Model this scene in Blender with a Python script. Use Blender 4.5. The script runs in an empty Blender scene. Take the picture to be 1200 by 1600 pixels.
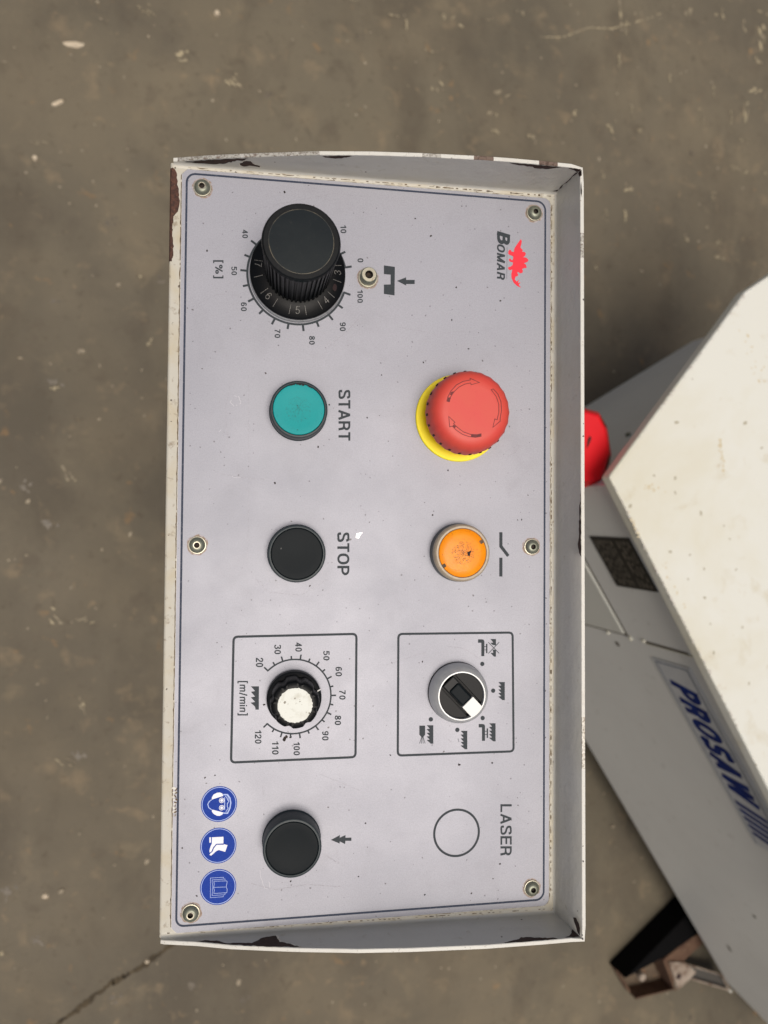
import bpy, math, random, os
from mathutils import Vector, Matrix, noise
from mathutils.geometry import tessellate_polygon
random.seed(7)
S = bpy.context.scene
COL = S.collection
MM = 0.001

# ------------------------------------------------------------------ camera, sky, sun, exposure
F = 1150.0                                   # focal length in pixels of the 1200 x 1600 photograph
CAM = Vector((0, 0, 1300.0))                 # mm above the floor
R = Matrix(((.95193, 0, -.30630), (0, 1, 0), (.30630, 0, .95193)))   # camera axes -> world
cd = bpy.data.cameras.new('camera'); cam = bpy.data.objects.new('camera', cd); COL.objects.link(cam)
cd.sensor_fit = 'VERTICAL'; cd.sensor_height = 36; cd.sensor_width = 27
cd.lens = 36 * F / 1600; cd.clip_start = .02; cd.clip_end = 60
cam.matrix_world = Matrix.Translation(CAM * MM) @ R.to_4x4()
cd.dof.use_dof = True; cd.dof.focus_distance = .372; cd.dof.aperture_fstop = 9.2
S.camera = cam
W = bpy.data.worlds.new('World'); S.world = W; W.use_nodes = True
nt = W.node_tree; bg = nt.nodes['Background']
sky = nt.nodes.new('ShaderNodeTexSky'); sky.sky_type = 'NISHITA'; sky.sun_disc = False
SUN_EL, SUN_AZ = math.radians(81), math.radians(235)        # high, from the lower left of the picture
sky.sun_elevation = SUN_EL; sky.sun_rotation = math.radians(90) - SUN_AZ
sky.air_density = 1.0; sky.dust_density = 6.0; sky.ozone_density = .6
wb = nt.nodes.new('ShaderNodeMix'); wb.data_type = 'RGBA'; wb.blend_type = 'MULTIPLY'; wb.inputs[0].default_value = 1; wb.inputs[7].default_value = (1, .94, .88, 1)   # white balance of the shed
nt.links.new(sky.outputs[0], wb.inputs[6]); nt.links.new(wb.outputs[2], bg.inputs[0]); bg.inputs[1].default_value = .085
sd = bpy.data.lights.new('sun', 'SUN'); sun = bpy.data.objects.new('sun', sd); COL.objects.link(sun)
sd.energy = 1.95; sd.angle = math.radians(30); sd.color = (1, .965, .91)
sun.rotation_euler = Vector((math.cos(SUN_EL) * math.cos(SUN_AZ), math.cos(SUN_EL) * math.sin(SUN_AZ), math.sin(SUN_EL))).to_track_quat('Z', 'Y').to_euler()
S.view_settings.view_transform = 'Standard'; S.view_settings.look = 'None'
S.view_settings.exposure = 0.0; S.view_settings.gamma = 1.0
S.cycles.max_bounces = 6

# ------------------------------------------------------------------ measuring helpers
PC = Vector((-7.2049, -17.4913, -378.4007))
EX = Vector((.987994, -.011202, -.154086)); EY = Vector((.007576, .999681, -.024098)); EZ = Vector((.154307, .022641, .987764))
def ray(u, v): return Vector(((u - 600) / F, -(v - 800) / F, -1))
def P(u, v, z=0.0):
    """photo point -> face plate coordinates (mm) on the sheet at height z above the plate"""
    d = ray(u, v); o = PC + EZ * z; t = o.dot(EZ) / d.dot(EZ); p = d * t - PC
    return Vector((p.dot(EX), p.dot(EY), z))
def PW(u, v, p0, n):
    """photo point -> plate coordinates on any sheet through p0 with normal n (plate coordinates)"""
    nn = EX * n[0] + EY * n[1] + EZ * n[2]; o = PC + EX * p0[0] + EY * p0[1] + EZ * p0[2]
    d = ray(u, v); t = o.dot(nn) / d.dot(nn); p = d * t - PC
    return Vector((p.dot(EX), p.dot(EY), p.dot(EZ)))
def G(u, v, z=0.0):
    """photo point -> world (mm) at height z above the floor"""
    d = R @ ray(u, v); t = (z - CAM.z) / d.z
    return CAM + d * t
def GW(u, v, p0, n):
    d = R @ ray(u, v); t = (p0 - CAM).dot(n) / d.dot(n)
    return CAM + d * t

# ------------------------------------------------------------------ object helpers
def link(o, parent=None):
    COL.objects.link(o)
    if parent: o.parent = parent
    return o
def empty(name, mw, label, cat, group=None):
    o = bpy.data.objects.new(name, None); COL.objects.link(o); o.matrix_world = mw; o.empty_display_size = .02
    o['label'] = label; o['category'] = cat
    if group: o['group'] = group
    return o
class MB:
    def __init__(s): s.v = []; s.f = []; s.mi = []; s.cur = 0
    def face(s, ids): s.f.append(tuple(ids)); s.mi.append(s.cur)
    def add(s, verts, faces):
        b = len(s.v); s.v += [tuple(p) for p in verts]
        for f in faces: s.face([b + i for i in f])
    def flat(s, pts, z=None):
        """flat polygon (any outline) ; pts 2-D with z or 3-D"""
        p3 = [Vector((p[0], p[1], z)) if z is not None else Vector(p) for p in pts]
        tri = tessellate_polygon([p3]); s.add(p3, [t for t in tri])
    def prism(s, pts, z0, z1):
        a = sum(pts[i][0] * pts[(i + 1) % len(pts)][1] - pts[(i + 1) % len(pts)][0] * pts[i][1] for i in range(len(pts)))
        if a < 0: pts = pts[::-1]
        n = len(pts); b = len(s.v)
        s.v += [(p[0], p[1], z0) for p in pts] + [(p[0], p[1], z1) for p in pts]
        for i in range(n): j = (i + 1) % n; s.face((b + i, b + j, b + n + j, b + n + i))
        tri = tessellate_polygon([[Vector((p[0], p[1], 0)) for p in pts]])
        for t in tri:
            q = [pts[k] for k in t]
            ar = (q[1][0]-q[0][0])*(q[2][1]-q[0][1])-(q[2][0]-q[0][0])*(q[1][1]-q[0][1])
            t = t if ar > 0 else t[::-1]
            s.face([b + n + k for k in t]); s.face([b + k for k in t[::-1]])
    def box(s, c, h, ax=None):
        ax = ax or (Vector((1, 0, 0)), Vector((0, 1, 0)), Vector((0, 0, 1))); c = Vector(c)
        vs = [c + ax[0] * h[0] * i + ax[1] * h[1] * j + ax[2] * h[2] * k for i in (-1, 1) for j in (-1, 1) for k in (-1, 1)]
        s.add(vs, [(0, 1, 3, 2), (4, 6, 7, 5), (0, 4, 5, 1), (2, 3, 7, 6), (0, 2, 6, 4), (1, 5, 7, 3)])
    def lathe(s, c, prof, n=72, rf=None, ang0=0):
        """profile of (r, z); rf(angle, k) scales the radius"""
        rings = []
        for k, (r, z) in enumerate(prof):
            if r == 0:
                rings.append([len(s.v)]); s.v.append((c[0], c[1], c[2] + z if len(c) > 2 else z)); continue
            b = len(s.v); rings.append([b + i for i in range(n)])
            for i in range(n):
                a = ang0 + 2 * math.pi * i / n; q = r * (rf(a, k) if rf else 1)
                s.v.append((c[0] + q * math.cos(a), c[1] + q * math.sin(a), (c[2] if len(c) > 2 else 0) + z))
        for A, B in zip(rings, rings[1:]):
            for i in range(n):
                j = (i + 1) % n
                if len(A) == 1 and len(B) == 1: continue
                if len(A) == 1: s.face((A[0], B[i], B[j]))
                elif len(B) == 1: s.face((A[i], A[j], B[0]))
                else: s.face((A[i], A[j], B[j], B[i]))
    def stroke(s, pts, w, z=None, closed=False):
        P2 = [Vector((p[0], p[1])) for p in pts]; zz = [p[2] if z is None else z for p in pts]; n = len(P2)
        L, Rr = [], []
        for i in range(n):
            a = P2[i - 1] if (i > 0 or closed) else None; c = P2[(i + 1) % n] if (i < n - 1 or closed) else None
            d1 = (P2[i] - a).normalized() if a is not None else None; d2 = (c - P2[i]).normalized() if c is not None else None
            d1 = d1 or d2; d2 = d2 or d1
            t = d1 + d2
            t = t.normalized() if t.length > 1e-6 else d1
            nrm = Vector((-t.y, t.x)); k = 1 / max(.45, nrm.dot(Vector((-d1.y, d1.x))))
            L.append(P2[i] + nrm * w / 2 * k); Rr.append(P2[i] - nrm * w / 2 * k)
        b = len(s.v); s.v += [(p.x, p.y, zz[i]) for i, p in enumerate(L)] + [(p.x, p.y, zz[i]) for i, p in enumerate(Rr)]
        for i in range(n if closed else n - 1):
            j = (i + 1) % n; s.face((b + n + i, b + n + j, b + j, b + i))
    def tube(s, a, b_, r, n=10):
        a, b_ = Vector(a), Vector(b_); d = (b_ - a).normalized(); u = d.orthogonal().normalized(); w = d.cross(u)
        B = len(s.v)
        for p in (a, b_):
            for i in range(n): s.v.append(tuple(p + (u * math.cos(2 * math.pi * i / n) + w * math.sin(2 * math.pi * i / n)) * r))
        for i in range(n): j = (i + 1) % n; s.face((B + i, B + j, B + n + j, B + n + i))
        s.face([B + i for i in range(n)][::-1]); s.face([B + n + i for i in range(n)])
    def build(s, name, mats, parent=None, smooth=None, bevel=None, kind=None, label=None, xf=None):
        me = bpy.data.meshes.new(name)
        me.from_pydata([tuple(c * MM for c in p) for p in s.v], [], s.f)
        if not isinstance(mats, (list, tuple)): mats = [mats]
        for m in mats: me.materials.append(m)
        if len(mats) > 1: me.polygons.foreach_set('material_index', s.mi)
        if smooth is not None:
            me.polygons.foreach_set('use_smooth', [True] * len(me.polygons)); me.set_sharp_from_angle(angle=math.radians(smooth))
        me.update()
        o = bpy.data.objects.new(name, me); link(o, parent)
        if bevel:
            m = o.modifiers.new('bevel', 'BEVEL'); m.width = bevel * MM; m.segments = 3; m.limit_method = 'ANGLE'; m.angle_limit = math.radians(40)
        if kind: o['kind'] = kind
        if label: o['label'] = label
        return o

# ------------------------------------------------------------------ materials
def lin(c): return tuple(((x / 255) / 12.92 if x / 255 <= .04045 else ((x / 255 + .055) / 1.055) ** 2.4) for x in c)
def mat(name, rgb, rough=.5, metal=0.0, layers=(), dots=(), bump=(), spec=.5, coat=0, rvar=None, sss=0):
    """rgb: base colour 0-255 (sRGB). layers: (scale, detail, lo, hi, rgb, amount[, stretch]); dots: (scale, radius, share, rgb, amount); bump: (scale, strength mm, detail)"""
    m = bpy.data.materials.new(name); m.use_nodes = True; t = m.node_tree; N, L = t.nodes, t.links
    b = N['Principled BSDF']; b.inputs['Roughness'].default_value = rough; b.inputs['Metallic'].default_value = metal
    b.inputs['Specular IOR Level'].default_value = spec; b.inputs['Coat Weight'].default_value = coat
    tc = N.new('ShaderNodeTexCoord')
    def nz(scale, detail, stretch=None, off=0, rough_=.6, dist=0):
        n = N.new('ShaderNodeTexNoise'); n.inputs['Scale'].default_value = scale; n.inputs['Detail'].default_value = detail
        n.inputs['Roughness'].default_value = rough_; n.inputs['Distortion'].default_value = dist
        mp = N.new('ShaderNodeMapping'); mp.inputs['Location'].default_value = (off * 1.7, off * .9, off * .3)
        if stretch: mp.inputs['Scale'].default_value = stretch
        L.new(tc.outputs['Object'], mp.inputs[0]); L.new(mp.outputs[0], n.inputs['Vector']); return n
    def mr(src, lo, hi, amt):
        r = N.new('ShaderNodeMapRange'); r.inputs['From Min'].default_value = lo; r.inputs['From Max'].default_value = hi
        r.inputs['To Max'].default_value = amt; L.new(src, r.inputs['Value']); return r.outputs[0]
    rgbn = N.new('ShaderNodeRGB'); rgbn.outputs[0].default_value = (*lin(rgb), 1); cur = rgbn.outputs[0]
    for i, ly in enumerate(layers):
        sc, de, lo, hi, c, amt = ly[:6]
        n = nz(sc, de, ly[6] if len(ly) > 6 else None, off=i * 3.1 + len(name) * .37, dist=.3)
        mx = N.new('ShaderNodeMix'); mx.data_type = 'RGBA'; L.new(mr(n.outputs['Fac'], lo, hi, amt), mx.inputs[0])
        L.new(cur, mx.inputs[6]); mx.inputs[7].default_value = (*lin(c), 1); cur = mx.outputs[2]
    for i, (sc, rad, share, c, amt) in enumerate(dots):
        vo = N.new('ShaderNodeTexVoronoi'); vo.inputs['Scale'].default_value = sc; vo.inputs['Randomness'].default_value = 1
        mp = N.new('ShaderNodeMapping'); mp.inputs['Location'].default_value = (i * 2.3, i * 1.1, .4)
        wob = nz(sc * 2.2, 2, off=i); wm = N.new('ShaderNodeVectorMath'); wm.operation = 'MULTIPLY_ADD'
        L.new(wob.outputs['Color'], wm.inputs[0]); wm.inputs[1].default_value = (.35 / sc,) * 3; L.new(tc.outputs['Object'], wm.inputs[2])
        L.new(wm.outputs[0], mp.inputs[0]); L.new(mp.outputs[0], vo.inputs['Vector'])
        sp = N.new('ShaderNodeSeparateColor'); L.new(vo.outputs['Color'], sp.inputs[0])
        rr = N.new('ShaderNodeMath'); rr.operation = 'MULTIPLY'; L.new(sp.outputs[1], rr.inputs[0]); rr.inputs[1].default_value = rad
        lt = N.new('ShaderNodeMath'); lt.operation = 'LESS_THAN'; L.new(vo.outputs['Distance'], lt.inputs[0]); L.new(rr.outputs[0], lt.inputs[1])
        ls = N.new('ShaderNodeMath'); ls.operation = 'LESS_THAN'; L.new(sp.outputs[0], ls.inputs[0]); ls.inputs[1].default_value = share
        a = N.new('ShaderNodeMath'); a.operation = 'MULTIPLY'; L.new(lt.outputs[0], a.inputs[0]); L.new(ls.outputs[0], a.inputs[1])
        a2 = N.new('ShaderNodeMath'); a2.operation = 'MULTIPLY'; L.new(a.outputs[0], a2.inputs[0]); a2.inputs[1].default_value = amt
        mx = N.new('ShaderNodeMix'); mx.data_type = 'RGBA'; L.new(a2.outputs[0], mx.inputs[0]); L.new(cur, mx.inputs[6])
        mx.inputs[7].default_value = (*lin(c), 1); cur = mx.outputs[2]
    L.new(cur, b.inputs['Base Color'])
    if rvar:
        n = nz(rvar[0], 4, off=9); L.new(mr(n.outputs['Fac'], .3, .7, 1), (q := N.new('ShaderNodeMapRange')).inputs['Value'])
        q.inputs['To Min'].default_value = rvar[1]; q.inputs['To Max'].default_value = rvar[2]; L.new(q.outputs[0], b.inputs['Roughness'])
    prev = None
    for i, (sc, st, de) in enumerate(bump):
        n = nz(sc, de, off=i + 5); bp = N.new('ShaderNodeBump'); bp.inputs['Distance'].default_value = st * MM
        bp.inputs['Strength'].default_value = 1; L.new(n.outputs['Fac'], bp.inputs['Height'])
        if prev: L.new(prev, bp.inputs['Normal'])
        prev = bp.outputs[0]
    if prev: L.new(prev, b.inputs['Normal'])
    return m

M = {}
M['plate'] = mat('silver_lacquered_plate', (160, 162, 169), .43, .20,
    layers=[(1500, 3, .35, .7, (178, 176, 186), .55), (2600, 2, .52, .68, (140, 138, 146), .45), (6, 2, .44, .68, (134, 136, 144), .4), (45, 5, .55, .75, (140, 140, 146), .25)],  # broadest layer: soft dark reflection put into the colour as smudgy mottling
    dots=[(200, .13, .16, (84, 80, 78), .75), (420, .2, .2, (98, 95, 98), .65), (60, .06, .14, (70, 65, 62), .7)],
    bump=[(2600, .012, 3), (30, .05, 2)], rvar=(25, .42, .52), spec=.25)
M['ink'] = mat('dark_grey_screen_print', (56, 62, 66), .6, spec=.2, layers=[(1800, 2, .58, .75, (95, 98, 102), .4)])
M['ink_line'] = mat('blue_grey_border_print', (54, 62, 78), .6, spec=.2, layers=[(900, 3, .55, .75, (120, 122, 130), .5)])
M['logo_red'] = mat('coral_red_print', (236, 58, 72), .6, spec=.2)
M['sign_blue'] = mat('safety_blue_print', (26, 60, 152), .6, spec=.15, layers=[(1500, 2, .5, .75, (60, 95, 185), .3)])
M['sign_white'] = mat('white_print', (232, 234, 240), .45)
M['sign_line'] = mat('pale_blue_print', (165, 185, 232), .45)
M['paint'] = mat('cream_grey_machine_paint', (190, 189, 182), .4, layers=[(18, 5, .45, .75, (186, 182, 168), .6), (160, 4, .62, .74, (150, 140, 118), .4)],
    dots=[(260, .14, .09, (60, 48, 36), .85)], bump=[(420, .14, 3), (90, .6, 3)], coat=.15)
M['ledge'] = mat('grimy_cream_ledge_paint', (196, 193, 180), .45, layers=[(60, 5, .45, .7, (190, 178, 148), .7), (260, 5, .58, .7, (120, 98, 66), .6)],
    dots=[(300, .2, .2, (60, 46, 32), .8)], bump=[(420, .08, 3)])
M['rim'] = mat('bright_cream_rim_paint', (214, 213, 204), .4, layers=[(700, 4, .6, .72, (150, 140, 120), .6), (90, 4, .55, .8, (200, 196, 184), .6)],
    dots=[(420, .25, .14, (50, 40, 34), .9)], bump=[(800, .05, 3)])
M['worn'] = mat('paint_worn_to_steel', (190, 188, 178), .38, .3, layers=[(900, 4, .46, .62, (112, 100, 86), .8), (420, 4, .54, .66, (214, 212, 206), .8), (260, 4, .6, .68, (96, 66, 46), .7)], bump=[(900, .1, 4)])
M['paint_edge'] = mat('broken_paint_edge', (216, 212, 200), .5, layers=[(400, 4, .5, .62, (140, 120, 100), .6)])
M['primer'] = mat('brown_exposed_primer', (112, 94, 82), .6, layers=[(500, 5, .5, .6, (70, 50, 40), .8), (300, 4, .6, .66, (206, 202, 190), .8)])
M['rust'] = mat('dark_rusty_bare_metal', (52, 33, 27), .75, .0, layers=[(350, 5, .45, .65, (36, 24, 20), .8), (800, 4, .6, .72, (120, 74, 48), .5)], bump=[(900, .2, 4)])
M['rust_lit'] = mat('orange_brown_rust', (84, 54, 42), .8, 0, layers=[(500, 5, .42, .6, (48, 32, 27), .8), (900, 4, .6, .7, (150, 105, 75), .6)], bump=[(700, .3, 4)])  # brighter copy of the dark rust, light put into the colour
M['grime'] = mat('brown_seam_grime', (104, 86, 60), .85, 0, layers=[(500, 4, .5, .65, (58, 46, 34), .9)])
M['halo'] = mat('brown_rust_bleed', (150, 132, 118), .6, .1, layers=[(500, 5, .45, .62, (178, 172, 176), .95), (300, 4, .6, .75, (96, 70, 46), .7)])
M['black'] = mat('black_knob_plastic', (15, 18, 20), .4, spec=.2, layers=[(700, 4, .5, .8, (32, 35, 36), .5), (40, 4, .5, .8, (24, 28, 29), .5)], dots=[(300, .1, .12, (130, 130, 125), .6)], bump=[(1500, .02, 3)])
M['black_deep'] = mat('deep_black_plastic', (8, 10, 12), .42, spec=.18, dots=[(350, .1, .12, (110, 110, 110), .6)], layers=[(900, 3, .6, .8, (36, 36, 36), .3)], bump=[(1500, .02, 3)])
M['cap_disc'] = mat('smoky_black_cap_disc', (20, 28, 32), .36, spec=.2, layers=[(30, 5, .4, .75, (40, 46, 46), .7), (500, 5, .6, .8, (56, 56, 52), .4)], dots=[(160, .07, .2, (150, 140, 120), .7)], bump=[(900, .015, 4)])
M['bezel'] = mat('charcoal_bezel_plastic', (40, 50, 54), .4, spec=.3, layers=[(300, 4, .5, .8, (68, 76, 76), .5)], dots=[(500, .15, .1, (150, 150, 146), .6)])
M['green'] = mat('turquoise_push_cap', (8, 152, 152), .5, spec=.25, layers=[(140, 5, .5, .8, (16, 144, 146), .5), (1100, 4, .62, .72, (16, 84, 78), .5)], dots=[(500, .16, .2, (20, 80, 75), .8)], bump=[(1300, .03, 3)])
M['worn_centre'] = mat('finger_worn_turquoise', (12, 122, 120), .6)
M['blackcap'] = mat('matt_black_push_cap', (12, 20, 24), .5, spec=.12, layers=[(80, 5, .5, .8, (18, 25, 29), .5), (700, 4, .66, .8, (50, 54, 54), .3)], dots=[(200, .07, .15, (120, 120, 118), .6)], bump=[(900, .02, 3)])
M['lens'] = mat('orange_lamp_lens', (244, 144, 0), .42, layers=[(90, 5, .5, .75, (250, 160, 10), .6), (900, 5, .56, .7, (200, 96, 10), .6)], dots=[(260, .12, .2, (70, 45, 20), .8)], coat=.05, spec=.3)
M['lens_worn'] = mat('scuffed_lens_centre', (166, 98, 40), .6)
M['beige_ring'] = mat('yellowed_lens_ring', (178, 164, 142), .4, layers=[(200, 4, .45, .7, (150, 136, 114), .7)], bump=[(600, .03, 3)])
M['red'] = mat('faded_red_plastic', (212, 76, 62), .5, layers=[(60, 5, .45, .75, (214, 62, 62), .6), (900, 4, .64, .76, (190, 50, 52), .35)], dots=[(200, .08, .12, (110, 40, 36), .8)], bump=[(900, .02, 3)])
M['red_dark'] = mat('shadowed_red_groove', (112, 28, 28), .6, layers=[(700, 4, .5, .62, (70, 26, 24), .7)])  # dark red drawn for the shade in the arrow grooves and for dirt there
M['notch'] = mat('black_dirt_in_notch', (40, 22, 22), .8)  # near-black tone for notches, pits, chips and the lug hole
M['peach'] = mat('peach_collar_plastic', (205, 120, 60), .5)
M['yellow'] = mat('bright_yellow_collar', (255, 236, 0), .45, dots=[(150, .08, .12, (110, 100, 20), .8)], layers=[(30, 4, .5, .8, (250, 226, 6), .5)])
M['silver'] = mat('satin_silver_bezel', (186, 188, 188), .36, .35, layers=[(300, 4, .5, .8, (150, 154, 156), .5)], bump=[(1500, .01, 2)])
M['white'] = mat('white_plastic_insert', (238, 238, 232), .45, layers=[(600, 5, .6, .75, (200, 196, 182), .5)])
M['white_cap'] = mat('flaking_white_cap', (226, 229, 220), .6, layers=[(140, 5, .5, .7, (184, 180, 162), .6), (500, 5, .62, .7, (120, 112, 90), .6)], dots=[(420, .3, .3, (110, 100, 80), .8)], bump=[(400, .06, 4)])
M['steel'] = mat('dull_zinc_screw', (128, 132, 118), .42, .55, layers=[(500, 4, .5, .7, (112, 112, 98), .7), (300, 4, .62, .7, (120, 92, 60), .6)], bump=[(900, .03, 3)])
M['steel_bright'] = mat('bright_zinc_edge', (176, 172, 154), .36, .6, layers=[(700, 4, .58, .7, (130, 112, 84), .7)], bump=[(900, .03, 3)])
M['hole'] = mat('dark_socket', (34, 27, 21), .8, layers=[(600, 3, .5, .7, (74, 54, 38), .7)])
M['engrave'] = mat('pale_dial_marking', (128, 126, 120), .6, layers=[(1500, 3, .48, .62, (50, 50, 50), .85)])
M['gold'] = mat('dull_brass_ring_line', (104, 98, 82), .5, .2, layers=[(120, 4, .42, .58, (40, 44, 44), .95)])
M['scratch'] = mat('dull_scratch', (134, 132, 138), .55, .2, layers=[(900, 3, .45, .6, (182, 180, 188), .8)])
M['plate_cut'] = mat('aluminium_cut_edge', (196, 194, 186), .5, .2, layers=[(200, 4, .45, .6, (140, 132, 118), .8)])
M['pale_mark'] = mat('faint_pale_mark', (196, 195, 200), .5)
M['glint'] = mat('bare_aluminium_nick', (235, 235, 235), .3, .4)
# background machine
M['lid'] = mat('creamy_white_cover_paint', (219, 220, 210), .4, layers=[(5, 5, .45, .72, (206, 200, 172), .7), (22, 5, .6, .78, (186, 172, 132), .5), (60, 4, .66, .76, (180, 160, 120), .4)],
    dots=[(34, .10, .22, (130, 118, 92), .7), (90, .1, .08, (110, 100, 80), .6)], bump=[(150, .2, 3)])
M['pit'] = mat('grey_paint_pit', (172, 166, 144), .6)
M['stain'] = mat('pale_brown_stain', (204, 192, 160), .5)
M['lip'] = mat('greyed_cover_edge_paint', (196, 192, 182), .5, layers=[(40, 4, .5, .75, (160, 150, 136), .6)])
M['body'] = mat('light_grey_machine_paint', (216, 217, 211), .42, layers=[(4, 4, .4, .7, (204, 204, 198), .6), (60, 5, .62, .75, (150, 146, 134), .35)], bump=[(200, .15, 3)])
M['door'] = mat('warm_grey_door_paint', (206, 207, 198), .42, layers=[(6, 4, .4, .7, (180, 178, 164), .6)], bump=[(200, .15, 3)])
M['seam'] = mat('dark_panel_gap', (96, 90, 78), .7)
M['dataplate'] = mat('black_data_plate', (18, 18, 18), .5, layers=[(60, 3, .5, .65, (34, 33, 31), .6)])
M['dataprint'] = mat('worn_plate_print', (120, 114, 102), .5, layers=[(60, 4, .45, .62, (40, 38, 35), .7)])
M['nameplate'] = mat('silver_name_plate', (196, 200, 202), .4, .2, layers=[(30, 3, .4, .7, (178, 182, 186), .6)])
M['brand_blue'] = mat('deep_blue_lettering', (4, 32, 98), .6, spec=.15, layers=[(60, 4, .5, .7, (24, 70, 148), .6)])
M['plate_line'] = mat('grey_plate_border', (86, 100, 118), .5)
M['signal_red'] = mat('signal_red_knob', (220, 14, 28), .42, layers=[(60, 4, .5, .75, (215, 18, 34), .5)])
M['brown_wear'] = mat('brown_worn_patch', (110, 66, 54), .7, layers=[(150, 4, .45, .6, (150, 130, 110), .7)])
M['foot_black'] = mat('black_foot_rubber', (8, 8, 9), .85, spec=.1)  # the foot's own black with the shadow on it put into the colour
M['tray'] = mat('rusty_dirty_steel', (92, 78, 62), .75, layers=[(50, 5, .45, .65, (62, 40, 24), .8), (120, 4, .6, .7, (140, 86, 44), .6)], bump=[(150, .6, 4)])
M['rust_orange'] = mat('orange_rust_edge', (92, 68, 50), .8, layers=[(70, 5, .45, .62, (70, 44, 30), .8), (150, 4, .6, .7, (140, 120, 98), .5)], bump=[(150, .5, 4)])
M['pale_metal'] = mat('dusty_pale_metal', (156, 144, 130), .6, layers=[(60, 5, .42, .6, (98, 76, 58), .85)], bump=[(200, .3, 3)])
M['dark_plate'] = mat('dark_grey_bracket', (70, 67, 62), .6)
# floor
M['floor'] = mat('dirty_concrete', (106, 99, 85), .7,
    layers=[(1.2, 3, .4, .62, (114, 107, 90), .5), (7, 7, .5, .62, (86, 79, 68), .55, (1, .5, 1)), (1.7, 6, .4, .66, (86, 81, 71), .7), (4.5, 6, .45, .68, (122, 112, 93), .45), (9, 6, .55, .75, (84, 78, 69), .4), (18, 5, .6, .72, (92, 84, 72), .55), (16, 5, .6, .72, (140, 124, 100), .45), (26, 4, .66, .74, (150, 118, 80), .4), (11, 7, .6, .72, (132, 120, 98), .4), (70, 5, .6, .72, (80, 72, 60), .4),
            (40, 4, .64, .74, (152, 132, 104), .35), (32, 5, .62, .72, (90, 82, 70), .45)],
    dots=[(26, .13, .16, (176, 164, 142), .6), (14, .12, .14, (150, 122, 88), .45), (60, .16, .10, (168, 158, 138), .5)],
    bump=[(12, 2.5, 5), (90, .9, 4)], rvar=(5, .6, .85), spec=.12)
M['scuff'] = mat('pale_concrete_scuff', (164, 152, 128), .65, layers=[(60, 5, .42, .6, (122, 112, 94), .9)])
M['scuff_faint'] = mat('faint_worn_concrete', (164, 152, 122), .65, layers=[(50, 5, .42, .62, (116, 107, 90), .9)])
M['blot'] = mat('oily_concrete_blot', (84, 76, 63), .5, layers=[(45, 5, .42, .6, (104, 95, 80), .9)])
M['dirt'] = mat('dark_dirt_in_crack', (74, 64, 46), .9, layers=[(60, 5, .45, .65, (40, 34, 26), .9), (90, 4, .6, .7, (100, 88, 66), .6)], bump=[(120, 2, 4)])
M['pebble'] = mat('pale_grit', (196, 182, 158), .7, layers=[(200, 4, .5, .7, (160, 140, 112), .6)])

# letters drawn as strokes of even weight (grotesque style, as on the plate)
def _cr(p, n=5, closed=False):
    """smooth curve through the points"""
    m = len(p); out = []
    for i in range(m if closed else m - 1):
        g = lambda k: Vector(p[k % m]) if closed else Vector(p[max(0, min(m - 1, k))])
        a, b, c, d = g(i - 1), g(i), g(i + 1), g(i + 2)
        for j in range(n):
            t = j / n; out.append(.5 * ((2 * b) + (c - a) * t + (2 * a - 5 * b + 4 * c - d) * t * t + (3 * b - a - 3 * c + d) * t ** 3))
    if not closed: out.append(Vector(p[-1]))
    return [(q.x, q.y) for q in out]
def _bowl(x0, x1, y0, y1, n=8):
    r = (y1 - y0) / 2; xs = max(x0, x1 - r); rx = x1 - xs
    return [(x0, y1)] + [(xs + rx * math.sin(math.pi * i / n), (y0 + y1) / 2 + r * math.cos(math.pi * i / n)) for i in range(n + 1)] + [(x0, y0)]
def _oval(cx, cy, rx, ry, n=28): return [(cx + rx * math.copysign(abs(math.cos(a)) ** .86, math.cos(a)), cy + ry * math.copysign(abs(math.sin(a)) ** .86, math.sin(a))) for a in (2 * math.pi * i / n for i in range(n))]
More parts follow.
